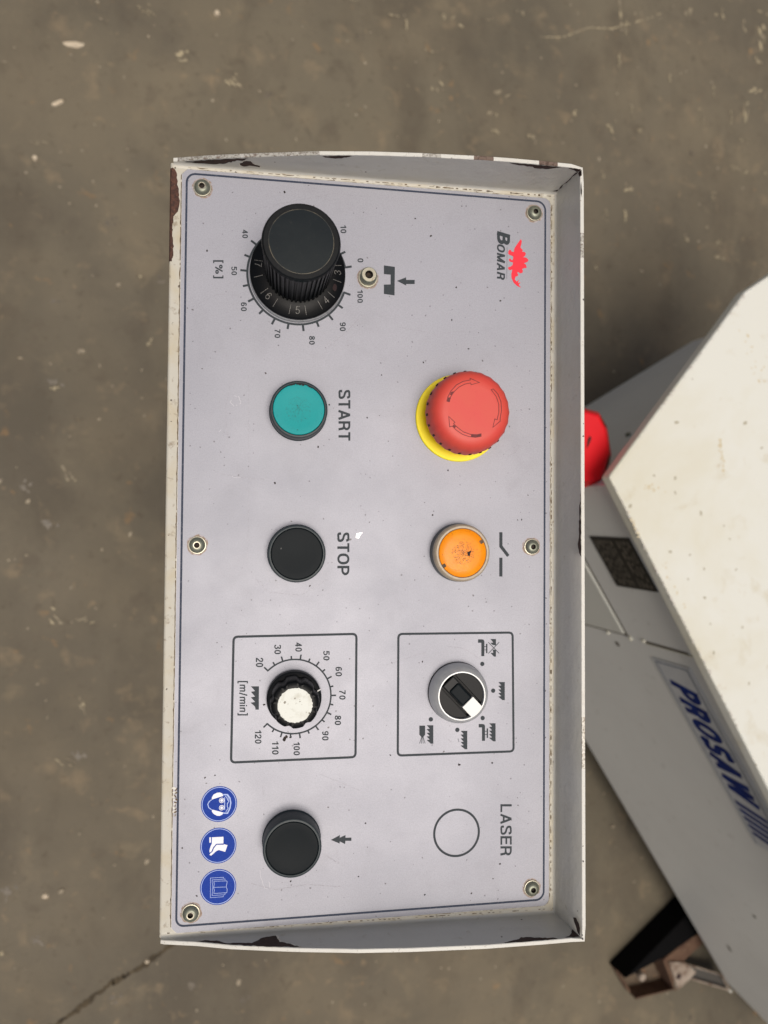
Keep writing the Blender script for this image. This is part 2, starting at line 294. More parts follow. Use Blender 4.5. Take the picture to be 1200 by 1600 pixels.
def glyph(ch, t):
    """-> (width, [(polyline, closed)])"""
    h = t / 2; w = .56; L = lambda *p: (list(p), False); C = lambda *p: (_cr(list(p)), False)
    if ch == '0': return w, [(_oval(w / 2, .5, w / 2 - h, .5 - h), True)]
    if ch == '1': return .46, [L((.34, 0), (.34, 1)), L((.04, .74), (.16, .76), (.28, .84), (.34, .97))]
    if ch == '2': return w, [C((h, .66), (h + .03, .84), (.28, 1 - h), (w - h - .02, .84), (w - h, .70), (w - .16, .48), (h + .09, .26), (h + .01, h)), L((0, h), (w, h))]
    if ch == '3': return w, [C((h, .76), (h + .06, .92), (w / 2, 1 - h), (w - h - .03, .90), (w - h - .02, .70), (w / 2 + .04, .545), (w / 2 - .04, .54)), C((w / 2 - .02, .54), (w / 2 + .08, .53), (w - h, .40), (w - h, .20), (w / 2 + .06, h + .01), (w / 2 - .06, h), (h + .03, .12), (h, .27))]
    if ch == '4': return w, [L((w - .16, 0), (w - .16, 1 - .02)), L((w, .27), (h, .27), (w - .16, .95))]
    if ch == '5': return w, [L((w - .03, 1 - h), (.13, 1 - h), (.08, .50)), C((.07, .50), (.20, .60), (.34, .60), (w - h, .44), (w - h, .22), (.30, h), (h + .05, .10), (h, .25))]
    if ch == '6': return w, [(_oval(w / 2, .315, w / 2 - h, .315 - h), True), C((w - h - .01, .78), (w / 2 + .06, 1 - h), (w / 2 - .08, .96 - h), (h + .02, .70), (h, .33))]
    if ch == '7': return w, [L((0, 1 - h), (w - h * .3, 1 - h)), C((w - h, 1 - h), (w - .22, .66), (.20, .30), (.16, 0))]
    if ch == '8': return w, [(_oval(w / 2, .75, w / 2 - h - .02, .25 - h * .9), True), (_oval(w / 2, .27, w / 2 - h, .27 - h), True)]
    if ch == '9':
        return w, [([(w - x, 1 - y) for x, y in p], c) for p, c in glyph('6', t)[1]]
    if ch == 'S': return .64, [C((.64 - h, .73), (.58 - h, .90), (.33, 1 - h), (h + .03, .88), (h + .03, .67), (.24, .545), (.44, .475), (.64 - h, .33), (.62 - h, .12), (.32, h), (h + .03, .10), (h, .31))]
    if ch == 'T': return .60, [L((.30, 0), (.30, 1 - h)), L((0, 1 - h), (.60, 1 - h))]
    if ch == 'A': return .72, [L((h * .9, 0), (.36, 1 - h * .3)), L((.72 - h * .9, 0), (.36, 1 - h * .3)), L((.15, .29), (.57, .29))]
    if ch == 'R': return .68, [L((h, 0), (h, 1)), (_bowl(h, .64 - h, .46, 1 - h), False), C((.34, .46), (.54 - h + .04, .40), (.62 - h, .22), (.66 - h, 0))]
    if ch == 'P': return .64, [L((h, 0), (h, 1)), (_bowl(h, .64 - h, .42, 1 - h), False)]
    if ch == 'B': return .68, [L((h, 0), (h, 1)), (_bowl(h, .63 - h, .53, 1 - h), False), (_bowl(h, .68 - h, h, .53), False)]
    if ch == 'O': return .74, [(_oval(.37, .5, .37 - h, .5 - h), True)]
    if ch == 'L': return .56, [L((h, 1), (h, h), (.56, h))]
    if ch == 'E': return .60, [L((h, 0), (h, 1)), L((h, 1 - h), (.59, 1 - h)), L((h, .52), (.55, .52)), L((h, h), (.60, h))]
    if ch == 'M': return .80, [L((h, 0), (h, 1)), L((.80 - h, 0), (.80 - h, 1)), L((h, .98), (.40, .02)), L((.40, .02), (.80 - h, .98))]
    if ch == 'W': return .98, [L((h * .8, 1), (.26, .01)), L((.26, .01), (.49, .98)), L((.49, .98), (.72, .01)), L((.72, .01), (.98 - h * .8, 1))]
    if ch == '%': return .86, [(_oval(.19, .76, .19 - h, .24 - h), True), (_oval(.67, .24, .19 - h, .24 - h), True), L((.24, 0), (.62, 1))]
    if ch == '[': return .28, [L((.28, 1.05), (h, 1.05), (h, -.22), (.28, -.22))]
    if ch == ']': return .28, [L((0, 1.05), (.28 - h, 1.05), (.28 - h, -.22), (0, -.22))]
    if ch == 'm': return .80, [L((h, 0), (h, .72)), C((h, .50), (.16, .64), (.28, .70), (.38, .64), (.40, .46)), L((.40, .47), (.40, 0)), C((.40, .50), (.50, .64), (.62, .70), (.73, .64), (.80 - h, .46)), L((.80 - h, .47), (.80 - h, 0))]
    if ch == 'n': return .50, [L((h, 0), (h, .72)), C((h, .50), (.16, .64), (.28, .70), (.44, .64), (.50 - h, .46)), L((.50 - h, .47), (.50 - h, 0))]
    if ch == 'i': return t, [L((h, 0), (h, .72)), L((h, .86), (h, 1.0))]
    if ch == '/': return .32, [L((.03, -.06), (.29, 1.04))]
    return .3, []
def text_mesh(s, t=.13, shear=0.0, gap=.13):
    mb = MB(); x = 0; k = 0
    for ch in s:
        w, ps = glyph(ch, t)
        for p, c in ps:
            mb.stroke([(x + a + shear * b, b) for a, b in p], t, k * .003, closed=c); k = (k + 1) % 4
        x += w + gap
    vs, fs = mb.v, mb.f; xs = [v[0] for v in vs]; ys = [v[1] for v in vs]; x0, x1, y0, y1 = min(xs), max(xs), min(ys), max(ys)
    return [((v[0] - x0) / (x1 - x0), (v[1] - y0) / (y1 - y0), v[2]) for v in vs], fs, (x1 - x0) / (y1 - y0)
def text_box(mb, s, u0, v0, u1, v1, z=.06, t=.13, shear=0.0, gap=.13):
    """text that reads down the photograph, fitted to a photo box"""
    vs, fs, _ = text_mesh(s, t, shear, gap)
    a = P(u0, v0, z); b = P(u0, v1, z); c = P(u1, v0, z); d = P(u1, v1, z)      # a: start/bottom b: end/bottom c: start/top
    out = [(a * (1 - x) * (1 - y) + b * x * (1 - y) + c * (1 - x) * y + d * x * y) + Vector((0, 0, q)) for x, y, q in vs]
    mb.add(out, fs)

# ================================================================== FLOOR
mb = MB(); mb.add([(-4000, -4000, 0), (4000, -4000, 0), (4000, 4000, 0), (-4000, 4000, 0)], [(0, 1, 2, 3)])
floor = mb.build('floor', M['floor'], kind='structure')
def ragged(c, rx, ry, ang, n=14, jit=.35, z=0, seed=0):
    rnd = random.Random(seed); out = []
    for i in range(n):
        a = 2 * math.pi * i / n; k = 1 + rnd.uniform(-jit, jit)
        x, y = rx * k * math.cos(a), ry * k * math.sin(a)
        out.append((c[0] + x * math.cos(ang) - y * math.sin(ang), c[1] + x * math.sin(ang) + y * math.cos(ang), z))
    return out
mb = MB()
def fl(u, v): g = G(u, v, 0); return (g.x, g.y)
def floor_line(pts, w, z, seed):
    rnd = random.Random(seed); q = []
    for (a, b) in zip(pts, pts[1:]):
        A, B = Vector(fl(*a)), Vector(fl(*b)); n = max(2, int((B - A).length / 6))
        for i in range(n): p = A.lerp(B, i / n); q.append((p.x + rnd.uniform(-1, 1) * .8, p.y + rnd.uniform(-1, 1) * .8, z))
    for i in range(0, len(q) - 2):
        if rnd.random() < .8: mb.stroke([(a_[0], a_[1]) for a_ in q[i:i + 2]], w * rnd.uniform(.4, 1.2), z + .002 * (i % 5) + .012 * seed)
floor_line([(820, 50), (845, 58), (880, 58), (920, 43), (955, 45), (1010, 30), (1040, 18)][1:], 2.6, .4, 1)
floor_line([(968, 0), (970, 30), (972, 58)], 5, .4, 2)
for k, (u, v, rx, ry, an) in enumerate([(700, 28, 14, 4, 1.0), (722, 42, 6, 5, 0), (812, 20, 9, 4, .9), (1078, 18, 12, 9, .5), (1076, 64, 10, 4, -1.1), (1162, 40, 5, 12, .3),
        (780, 145, 20, 6, .6), (770, 178, 10, 7, .8), (899, 178, 6, 8, 0), (1180, 140, 16, 8, .5), (1165, 175, 5, 26, -.1), (1150, 263, 12, 4, 0), (683, 140, 12, 3, -.8),
        (690, 130, 10, 4, -.8), (282, 86, 14, 10, 0), (830, 218, 9, 8, 0), (985, 295, 12, 10, .3), (1190, 60, 10, 30, .2), (1130, 20, 4, 16, .3), (1000, 205, 5, 4, 0)]):
    c = fl(u, v)
    for j in range(5):
        rnd = random.Random(k * 10 + j)
        mb.flat(ragged((c[0] + rnd.uniform(-1, 1) * rx, c[1] + rnd.uniform(-1, 1) * ry), rx * rnd.uniform(.15, .5), ry * rnd.uniform(.15, .5), an, 9, .5, .4 + j * .05 + .02 * k, k * 7 + j))
for k in range(46):
    rnd = random.Random(900 + k); u, v = (rnd.uniform(930, 1200), rnd.uniform(0, 420)) if k < 22 else (rnd.uniform(0, 1200), rnd.uniform(0, 240)) if k < 36 else (rnd.uniform(0, 240), rnd.uniform(240, 1600))
    c = fl(u, v); an = rnd.uniform(0, 3.1); L0 = rnd.uniform(4, 22); W0 = rnd.uniform(1, 5)
    for j in range(6):
        mb.flat(ragged((c[0] + rnd.gauss(0, L0 * .5) * math.cos(an), c[1] + rnd.gauss(0, L0 * .5) * math.sin(an)), L0 * rnd.uniform(.1, .35), W0 * rnd.uniform(.2, .6), an, 8, .5, 1.0 + k * .012 + j * .001, k * 11 + j))
mb.build('floor_scuff', M['scuff_faint'], floor, kind='stuff')
mb = MB()
for k, (u, v, r) in enumerate(((175, 345, 9), (255, 440, 7), (900, 470, 12), (925, 560, 9), (88, 470, 7), (20, 1390, 12), (180, 1560, 10), (300, 1540, 12), (60, 1470, 9), (1080, 1590, 6), (880, 100, 8), (420, 150, 9), (560, 60, 8), (1080, 240, 8), (85, 600, 10), (70, 820, 14), (40, 760, 9), (120, 1180, 9), (380, 1560, 8))):
    c = fl(u, v)
    for j in range(7):
        rnd = random.Random(k * 31 + j); mb.flat(ragged((c[0] + rnd.gauss(0, r * .6), c[1] + rnd.gauss(0, r * .4)), r * rnd.uniform(.15, .5), r * rnd.uniform(.1, .35), rnd.uniform(0, 3), 9, .5, .3 + k * .004 + j * .0005, k * 7 + j))
mb.build('floor_oil_blot', M['blot'], floor, kind='stuff')
mb = MB()
rc = random.Random(5)
for i in range(170):
    u, v = rc.uniform(0, 1200), rc.uniform(0, 1600)
    if 240 < u < 920 and 230 < v < 1490: continue
    c = fl(u, v); mb.flat(ragged(c, rc.uniform(1, 4.5) * rc.choice((.5, .7, 1)), rc.uniform(1, 2.5), rc.uniform(0, 3), 8, .5, .6 + i * .006, i))
mb.build('floor_fleck', M['scuff'], floor, kind='stuff')
# crack filled with dirt
mb = MB(); pts = [(285, 1462), (262, 1480), (235, 1500), (205, 1520), (180, 1532), (150, 1553), (120, 1578), (85, 1602), (40, 1625)]
rc = random.Random(3); q = []
for a, b in zip(pts, pts[1:]):
    for i in range(8):
        t = i / 8; u = a[0] + (b[0] - a[0]) * t; v = a[1] + (b[1] - a[1]) * t
        x, y = fl(u, v); q.append((x + rc.uniform(-1.6, 1.6), y + rc.uniform(-1.6, 1.6)))
L_, R_ = [], []
for i in range(len(q) - 1):
    d = (Vector(q[i + 1]) - Vector(q[i])).normalized(); n_ = Vector((-d.y, d.x)); w = rc.uniform(3.0, 6.5) * (1.0 + .3 * math.sin(i * .45))
    L_.append((q[i][0] + n_.x * w, q[i][1] + n_.y * w, .5)); R_.append((q[i][0] - n_.x * w * .8, q[i][1] - n_.y * w * .8, .5))
b0 = len(mb.v); mb.v += L_ + R_; n = len(L_)
for i in range(n - 1): mb.face((b0 + n + i, b0 + n + i + 1, b0 + i + 1, b0 + i))
mb.build('crack', M['dirt'], floor, label='dark dirt filled crack running across the concrete')

# pieces of grit and chips lying on the floor
def chip(u, v, rx, ry, ang, h, label, cat, name, seed, m='pebble'):
    c = G(u, v, 0); mb = MB(); lo = ragged((0, 0), rx, ry, ang, 9, .25, 0, seed); hi = [(p[0] * .7, p[1] * .7, h) for p in lo]
    b = [(p[0], p[1], .2) for p in lo]; n = len(b); mb.v += b + hi
    for i in range(n): j = (i + 1) % n; mb.face((i, j, n + j, n + i))
    mb.face([n + i for i in range(n)]); o = mb.build(name, M[m], None, smooth=40)
    o.location = (c.x * MM, c.y * MM, 0.0004); o['label'] = label; o['category'] = cat; o['group'] = 'bits of grit lying on the concrete floor'
chip(116, 70, 18, 5, .05, 2, 'long pale wood splinter lying on the floor near the upper left corner', 'splinter', 'splinter', 1)
chip(90, 161, 9, 4.5, .5, 2, 'small pale slanted chip on the floor below the long splinter', 'chip', 'stone_chip', 2)
chip(55, 248, 5, 5, 0, 4, 'round whitish pebble on the floor left of the control box top corner', 'pebble', 'pebble', 3)
chip(339, 21, 6, 5, 0, 4, 'whitish pebble on the floor above the control box near the top edge of the view', 'pebble', 'pebble', 4)
chip(71, 1400, 5, 4, 0, 3, 'tan pebble on the floor left of the crack, lower left', 'pebble', 'pebble', 5)
chip(95, 1392, 6, 4, .4, 3, 'grey stone chip beside the tan pebble, lower left floor', 'chip', 'stone_chip', 6, 'scuff')
chip(957, 1291, 5, 4, 0, 3, 'small pebble on the shaded floor between control box and machine', 'pebble', 'pebble', 7, 'scuff')
chip(185, 446, 5, 5, 0, 3, 'small pale pebble on the floor beside the big knob end of the box', 'pebble', 'pebble', 8, 'scuff')
chip(127, 549, 7, 5, .1, 2, 'dull pinkish chip on the shaded floor left of the control box', 'chip', 'stone_chip', 9, 'scuff')
chip(230, 1501, 4, 3.5, 0, 4, 'tiny pebble sitting in the floor crack', 'pebble', 'pebble', 10)

# ================================================================== MACHINE BEHIND (band saw cabinet)
mroot = empty('saw_machine', Matrix.Translation((G(1010, 900, 0) * MM)), 'grey metal cutting machine cabinet with creamy white flat top, right of the control box', 'machine')
def mbuild(mb, name, m, parent=None, **k):
    off = mroot.matrix_world.translation / MM
    mb.v = [(v[0] - off.x, v[1] - off.y, v[2] - off.z) for v in mb.v]
    return mb.build(name, m, parent or mroot, **k)
ZL, ZB = 622.0, 100.0
lidpx = [(952, 745), (1165, 455), (1200, 431.5)]
lp = [G(u, v, ZL) for u, v in lidpx]
dirA = (lp[2] - lp[1]).normalized(); lp[2] = lp[1] + dirA * 520
e_low = (G(1200, 1232, ZL) - lp[0]).normalized()
far = lp[0] + e_low * 760
lid_poly = [lp[0], lp[1], lp[2], far + dirA * 430, far]
mb = MB(); mb.prism([(p.x, p.y) for p in lid_poly], ZL - 16, ZL)
cov = mbuild(mb, 'top_cover', M['lid'], bevel=2.6)
mb = MB()
for k, (u, v, r) in enumerate(((1057, 660, 3), (1055, 747, 2.4), (1055, 770, 2), (1022, 743, 2), (985, 791, 3), (1095, 802, 2.6), (1047, 862, 2.4), (1078, 867, 2), (1100, 889, 2), (1101, 934, 2.4), (1150, 890, 1.8), (1115, 1020, 2.4), (1140, 842, 1.6), (1131, 822, 1.6), (1160, 980, 1.8), (1075, 905, 1.5), (1164, 661, 3.4), (1170, 1068, 2), (1110, 975, 1.6), (1190, 700, 2))):
    g = G(u, v, ZL); mb.flat(ragged((g.x, g.y), r, r * .6, k, 9, .3, ZL + .15, k))
mbuild(mb, 'paint_pit', M['pit'], cov, kind='stuff')
mb = MB(); rc = random.Random(31)
for (u0, v0, u1, v1, n, w) in ((1124, 685, 1132, 745, 26, 4), (1005, 758, 1040, 770, 14, 8), (982, 800, 1000, 840, 16, 3), (1165, 520, 1190, 600, 16, 12), (1035, 880, 1070, 950, 10, 12)):
    for i in range(n):
        t = rc.random(); g = G(u0 + (u1 - u0) * t + rc.gauss(0, w * .4), v0 + (v1 - v0) * t + rc.gauss(0, w * .4), ZL); mb.flat(ragged((g.x, g.y), rc.uniform(.6, 2.2), rc.uniform(.5, 1.4), rc.uniform(0, 3), 7, .5, ZL + .12 + i * .003, i))
mbuild(mb, 'brown_stain', M['stain'], cov, kind='stuff')
mb = MB()
for (a, b) in (((956, 757), (1015, 876)), ((1020, 886), (1075, 990)), ((1080, 1000), (1150, 1137)), ((975, 712), (1160, 462))):
    for i in range(26):
        t = rc.random(); g = G(a[0] + (b[0] - a[0]) * t + 3, a[1] + (b[1] - a[1]) * t, ZL); mb.flat(ragged((g.x, g.y), rc.uniform(.5, 2.6), rc.uniform(.4, 1.2), rc.uniform(0, 3), 7, .5, ZL + .1 + i * .002, i))
mbuild(mb, 'edge_wear', M['lip'], cov, kind='stuff')
# body footprint
B1, B2 = G(916, 1160, ZB), G(1136, 1535, ZB); C1, C2 = G(915, 635, ZB), G(1095, 525, ZB)
def isect(p, d, q, e):
    den = d.x * e.y - d.y * e.x; t = ((q.x - p.x) * e.y - (q.y - p.y) * e.x) / den; return p + d * t
e1 = (B2 - B1).normalized(); e2 = (C2 - C1).normalized(); KC = isect(B1, e1, C1, e2)
K1 = B2.copy(); K2 = G(1197, 1597, ZB); e3 = (K2 - K1).normalized(); K3 = K1 + e3 * 260
body = [KC, K1, K3, K3 + e2 * 200, KC + e2 * 620 + e1 * 430, KC + e2 * 620]
mb = MB(); mb.prism([(p.x, p.y) for p in body], ZB, ZL - 16.5); mbuild(mb, 'body', M['body'], bevel=2)
n1 = Vector((e1.y, -e1.x, 0)); n1 = n1 if n1.x < 0 else -n1           # outward normal of long side face
up = Vector((0, 0, 1))
def ST(u, v, off=0.0):
    p = GW(u, v, B1 + n1 * off, n1); d = p - B1; return d.dot(e1), p.z
def face_poly(mb, quad, o0, o1):
    """solid slab on the long side: quad in (s, z), from offset o0 to o1"""
    a = [B1 + e1 * s + up * (z - ZB) + n1 * o0 for s, z in quad]; b = [B1 + e1 * s + up * (z - ZB) + n1 * o1 for s, z in quad]
    n = len(quad); B = len(mb.v); mb.v += [tuple(p) for p in a + b]
    for i in range(n): j = (i + 1) % n; mb.face((B + i, B + j, B + n + j, B + n + i))
    for t in tessellate_polygon([b]): mb.face([B + n + k for k in t])
s0, z0 = ST(978, 990); s1, z1 = ST(915, 872, 0); sC = (KC - B1).dot(e1)
zsplit = (z0 + ST(935, 908)[1]) / 2
sm = ST(1040, 1008)[0]
mb = MB(); face_poly(mb, [(sC + 8, ZB + 6), (s0 - 1, ZB + 6), (s0 - 1, z0 - 1), (sC + 8, z0 - 1)], 0, 3); mbuild(mb, 'door', M['door'], bevel=.8)
mb = MB(); face_poly(mb, [(s0 + .8, ZB + 2), (s0 + 3.2, ZB + 2), (s0 + 3.2, z0), (s0 + .8, z0)], .3, .8)
face_poly(mb, [(sC + 8, z0 + .6), (s0 + 3.2, z0 + .6), (s0 + 3.2, z0 + 3.4), (sC + 8, z0 + 3.4)], .3, .9)
sa, za = ST(1008, 1001); sb, zb = ST(1075, 1020)
face_poly(mb, [(sa, za), (sa + 3, za), (sb + 3, zb), (sb, zb)], .3, .9)
mbuild(mb, 'panel_gap', M['seam'])
mb = MB(); face_poly(mb, [(sa + 3.2, za), (sa + 4.6, za), (sb + 4.6, ZL - 20), (sb + 3.2, ZL - 20)], .2, 2.2); mbuild(mb, 'folded_seam', M['lid'])
def disc_on_face(name, u, v, r, h, m, par=None):
    s, z = ST(u, v); mb = MB(); c = B1 + e1 * s + up * (z - ZB); n = 16; B = len(mb.v)
    for k, (rr, hh) in enumerate(((r, 0), (r, h * .6), (r * .7, h))):
        for i in range(n): a = 2 * math.pi * i / n; mb.v.append(tuple(c + e1 * rr * math.cos(a) + up * rr * math.sin(a) + n1 * (hh + .2)))
    for k in range(2):
        for i in range(n): j = (i + 1) % n; mb.face((B + k * n + i, B + k * n + j, B + (k + 1) * n + j, B + (k + 1) * n + i))
    mb.face([B + 2 * n + i for i in range(n)]); return mbuild(mb, name, m, par, smooth=35)
disc_on_face('bolt', 986, 997, 3.4, 3, M['lid']); disc_on_face('bolt', 1007, 1001, 2.8, 3, M['lid']); disc_on_face('bolt', 951, 988, 2.6, 3, M['lid'])
disc_on_face('bolt_hole', 965, 1006, 4.2, .6, M['seam']); disc_on_face('bolt_hole', 1179, 1432, 3.5, .6, M['seam'])
mb = MB(); s, z = ST(1140, 1482); face_poly(mb, [(s - 7, z - 3), (s + 7, z - 3), (s + 7, z + 3), (s - 7, z + 3)], .3, .8); mbuild(mb, 'slot', M['seam'])
# data plate
q = [ST(922, 837), ST(984, 841), ST(1029, 925), ST(965, 914)]
sL = (q[0][0] + q[1][0]) / 2; sR = (q[2][0] + q[3][0]) / 2; zT = (q[1][1] + q[2][1]) / 2; zBt = (q[0][1] + q[3][1]) / 2
mb = MB(); face_poly(mb, [(sL, zBt), (sR, zBt), (sR, zT), (sL, zT)], .3, 1.6); dp = mbuild(mb, 'data_plate', M['dataplate'], label='black data plate with worn pale rows')
mb = MB(); rc = random.Random(11)
w_, h_ = sR - sL, zT - zBt
for i in range(11):
    zz = zT - h_ * (.07 + .083 * i); x = .06
    if i == 4: continue
    while x < .9:
        l = rc.uniform(.05, .22); l = min(l, .94 - x)
        face_poly(mb, [(sL + w_ * x, zz - h_ * .028), (sL + w_ * (x + l), zz - h_ * .028), (sL + w_ * (x + l), zz), (sL + w_ * x, zz)], 1.65, 1.75); x += l + rc.uniform(.03, .1)
mbuild(mb, 'worn_print', M['dataprint'], dp, kind='stuff')
# name plate
a, b, c_, d_ = ST(1020, 1027), ST(1077, 1042), ST(1181, 1317), ST(1050.7, 1080)
nzB = (a[1] + c_[1]) / 2; nzT = b[1]; nsL = (a[0] + b[0]) / 2; nsR = c_[0]
mb = MB(); face_poly(mb, [(nsL, nzB), (nsR, nzB), (nsR, nzT), (nsL, nzT)], .3, 1.8); npl = mbuild(mb, 'name_plate', M['nameplate'])
H_ = nzT - nzB; Ln = nsR - nsL
mb = MB()
for (x0, x1, y0, y1) in ((.012, .018, .06, .94), (.012, .99, .90, .935), (.012, .99, .06, .08)):
    face_poly(mb, [(nsL + Ln * x0, nzB + H_ * y0), (nsL + Ln * x1, nzB + H_ * y0), (nsL + Ln * x1, nzB + H_ * y1), (nsL + Ln * x0, nzB + H_ * y1)], 1.85, 1.95)
mbuild(mb, 'border_line', M['plate_line'], npl)
vs, fs, _ = text_mesh('PROSAW', .25, .30, .08)
mb = MB(); tx0, tx1, ty0, ty1 = ST(1056, 1062)[0], ST(1158, 1250)[0], nzB + H_ * .15, nzB + H_ * .86
mb.add([B1 + e1 * (tx0 + (tx1 - tx0) * x) + up * (ty0 + (ty1 - ty0) * y - ZB) + n1 * (2.0 + q_ * 30) for x, y, q_ in vs], fs); mbuild(mb, 'lettering', M['brand_blue'], npl)
mb = MB(); x = tx1 + 3
for k in range(5):
    w = 7.5; sh = H_ * .6 * .30
    face_poly(mb, [(x, ty0), (x + w, ty0), (x + w + sh, ty1), (x + sh, ty1)], 1.9, 2.3); x += w + 6.0
mbuild(mb, 'stripes', M['brand_blue'], npl)
# red knob by the corner
mb = MB(); topp = [(880, 640), (915, 643), (936, 649), (947, 672), (952, 707), (944, 733), (938, 749), (905, 752), (870, 740), (858, 705), (862, 665)]
T_ = [G(u, v, 566) for u, v in topp]; cT = sum(T_, Vector()) / len(T_)
n = len(T_); lowp = []
for p in T_:
    d = p - cT; lowp.append(Vector((p.x + d.x * .28 + 6, p.y + d.y * .18, 548)))
mb.v += [tuple(p) for p in T_] + [tuple(p) for p in lowp] + [(p.x, p.y, 528) for p in lowp]
mb.face(range(n)[::-1])
for k in (0, 1):
    for i in range(n): j = (i + 1) % n; mb.face((k * n + i, k * n + j, (k + 1) * n + j, (k + 1) * n + i))
mb.face([2 * n + i for i in range(n)])
kn = mbuild(mb, 'red_knob', M['signal_red'], bevel=2.5)
for quad in ([2, 3], [4, 5]):
    mb = MB()
    i, j = quad; A, Bb = T_[i], T_[j]; Cc, Dd = lowp[j], lowp[i]; nn = (Bb - A).cross(Dd - A).normalized(); nn = nn if nn.z > 0 else -nn
    def bl(x, y): return (A.lerp(Bb, x)).lerp(Dd.lerp(Cc, x), y) + nn * 1.2
    mb.flat([bl(.1, .25), bl(.5, .15), bl(.9, .3), bl(.85, .7), bl(.45, .8), bl(.15, .6)])
    mbuild(mb, 'worn_patch', M['brown_wear'], kn)
mb = MB(); g = G(920, 690, 566.7); mb.flat(ragged((g.x, g.y), 2, 7, -.4, 9, .4, 566.9, 3)); mbuild(mb, 'dirt_mark', M['notch'], kn)
mb = MB(); cc = cT; mb.tube((cc.x, cc.y, 529), (cc.x + 4, cc.y - 6, 101), 13, 20); mbuild(mb, 'knob_stem', M['body'], kn)
g = GW(982, 681, C1, Vector((-e2.y, e2.x, 0))); mb = MB(); nn2 = Vector((-e2.y, e2.x, 0)); nn2 = nn2 if nn2.y > 0 else -nn2
mb.tube(g - nn2 * 2, g + nn2 * 4, 3.5, 8); mbuild(mb, 'bolt', M['steel'])
# foot
mb = MB(); blk = [G(u, v, zz) for u, v, zz in ((950, 1504, 0), (1053, 1400, 0), (1120, 1440, 56), (1095, 1458, 56), (1036, 1497, 56))]
mb.prism([(p.x, p.y) for p in blk], 0.6, 56); foot = mbuild(mb, 'foot', M['foot_black'], bevel=2)
ring = [G(u, v, zz) for u, v, zz in ((955, 1508, 8), (1036, 1501, 46), (1057, 1549, 46), (984, 1552, 20))]
mb = MB(); cen = sum(ring, Vector()) / 4
inn = [p + (cen - p).normalized() * 4.2 for p in ring]
for i in range(4):
    j = (i + 1) % 4; mb.prism([(ring[i].x, ring[i].y), (ring[j].x, ring[j].y), (inn[j].x, inn[j].y), (inn[i].x, inn[i].y)], 1, (30, 46.2, 40, 20)[i])
mbuild(mb, 'wall', M['rust_orange'], foot)
mb = MB(); mb.prism([(p.x, p.y) for p in inn], 1, 5); mbuild(mb, 'tray', M['tray'], foot)
g = G(1004, 1527, 46); mb = MB(); mb.tube((g.x, g.y, 5), (g.x, g.y, 38), 5, 16); mb.lathe((g.x, g.y, 0), [(7.5, 36), (8.2, 38), (8.2, 45), (6.5, 48), (0, 48.5)], 20); mb.lathe((g.x, g.y, 0), [(11, 5), (11, 11), (5, 11)], 6)
mbuild(mb, 'bolt', M['pale_metal'], foot, smooth=40)
mb = MB(); br = [G(u, v, 56) for u, v in ((1036, 1500), (1092, 1455), (1101, 1472), (1070, 1500), (1052, 1540))]
mb.prism([(p.x, p.y) for p in br], 1.5, 56); mbuild(mb, 'rusty_beam', M['rust_orange'], bevel=1.5)
mb = MB(); br = [G(u, v, 58) for u, v in ((1044, 1502), (1070, 1503), (1087, 1518), (1076, 1530), (1058, 1546), (1050, 1520))]
mb.prism([(p.x, p.y) for p in br], 56.5, 61); lug = mbuild(mb, 'lug', M['pale_metal'], bevel=1)
g = G(1061, 1526, 62); mb = MB(); mb.lathe((g.x, g.y, 0), [(6, 61.3), (0, 61.5)], 14); mbuild(mb, 'hole', M['notch'], lug)
mb = MB(); qd = [G(u, v, 40) for u, v in ((1068, 1506), (1128, 1524), (1138, 1547), (1080, 1528))]
mb.prism([(p.x, p.y) for p in qd], 30, 36); brk = mbuild(mb, 'bracket', M['dark_plate'])
mb = MB(); qd = [G(u, v, 44) for u, v in ((1068, 1505), (1127, 1523), (1140, 1547), (1080, 1529))]
for i in range(3): mb.tube(qd[i], qd[i + 1], 2.0)
mbuild(mb, 'edge_rod', M['pale_metal'], brk, smooth=40)
mb = MB(); mb.lathe((qd[2].x, qd[2].y, 0), [(3.6, 38), (3.6, 46), (2.6, 48), (0, 48)], 14); mbuild(mb, 'bolt', M['lid'], brk, smooth=40)
# machine stands on hidden base under the body
mb = MB(); mb.box((K3.x + 60, K3.y + 330, 50.5), (90, 90, 49.4)); mbuild(mb, 'base_leg', M['foot_black'])
p = KC + e2 * 250 + e1 * 90; mb = MB(); mb.box((p.x, p.y, 50.5), (40, 40, 49.4)); mbuild(mb, 'base_leg', M['foot_black'])

# ================================================================== CONTROL BOX
MWl = Matrix.Identity(4)
ex, ey, ez, pc = R @ EX, R @ EY, R @ EZ, CAM + R @ PC
for i in range(3): MWl[i][0], MWl[i][1], MWl[i][2], MWl[i][3] = ex[i], ey[i], ez[i], pc[i] * MM
box = empty('control_box', MWl, 'cream grey sheet metal operator control box with silver button panel, worn rim and chipped paint', 'control panel')
RX, BY = 94.0, 186.0                         # printed border half sizes
pl = [P(281, 300).x, P(857, 850).x]
PLX0, PLX1, PLY0, PLY1 = -96.4, 97.0, -189.4, 188.2
def rrect(x0, y0, x1, y1, rs, n=8):
    """rounded rectangle; rs = radii TL TR BR BL; a negative radius is a straight cut"""
    out = []
    for (cx, cy, sx, sy, a0, r) in ((x0, y1, 1, -1, 180, rs[0]), (x1, y1, -1, -1, 90, rs[1]), (x1, y0, -1, 1, 0, rs[2]), (x0, y0, 1, 1, -90, rs[3])):
        c = (cx + sx * abs(r), cy + sy * abs(r)); k = 1 if r < 0 else n
        for i in range(k + 1):
            a = math.radians(a0 - 90 * i / k); out.append((c[0] + abs(r) * math.cos(a), c[1] + abs(r) * math.sin(a)))
    return out
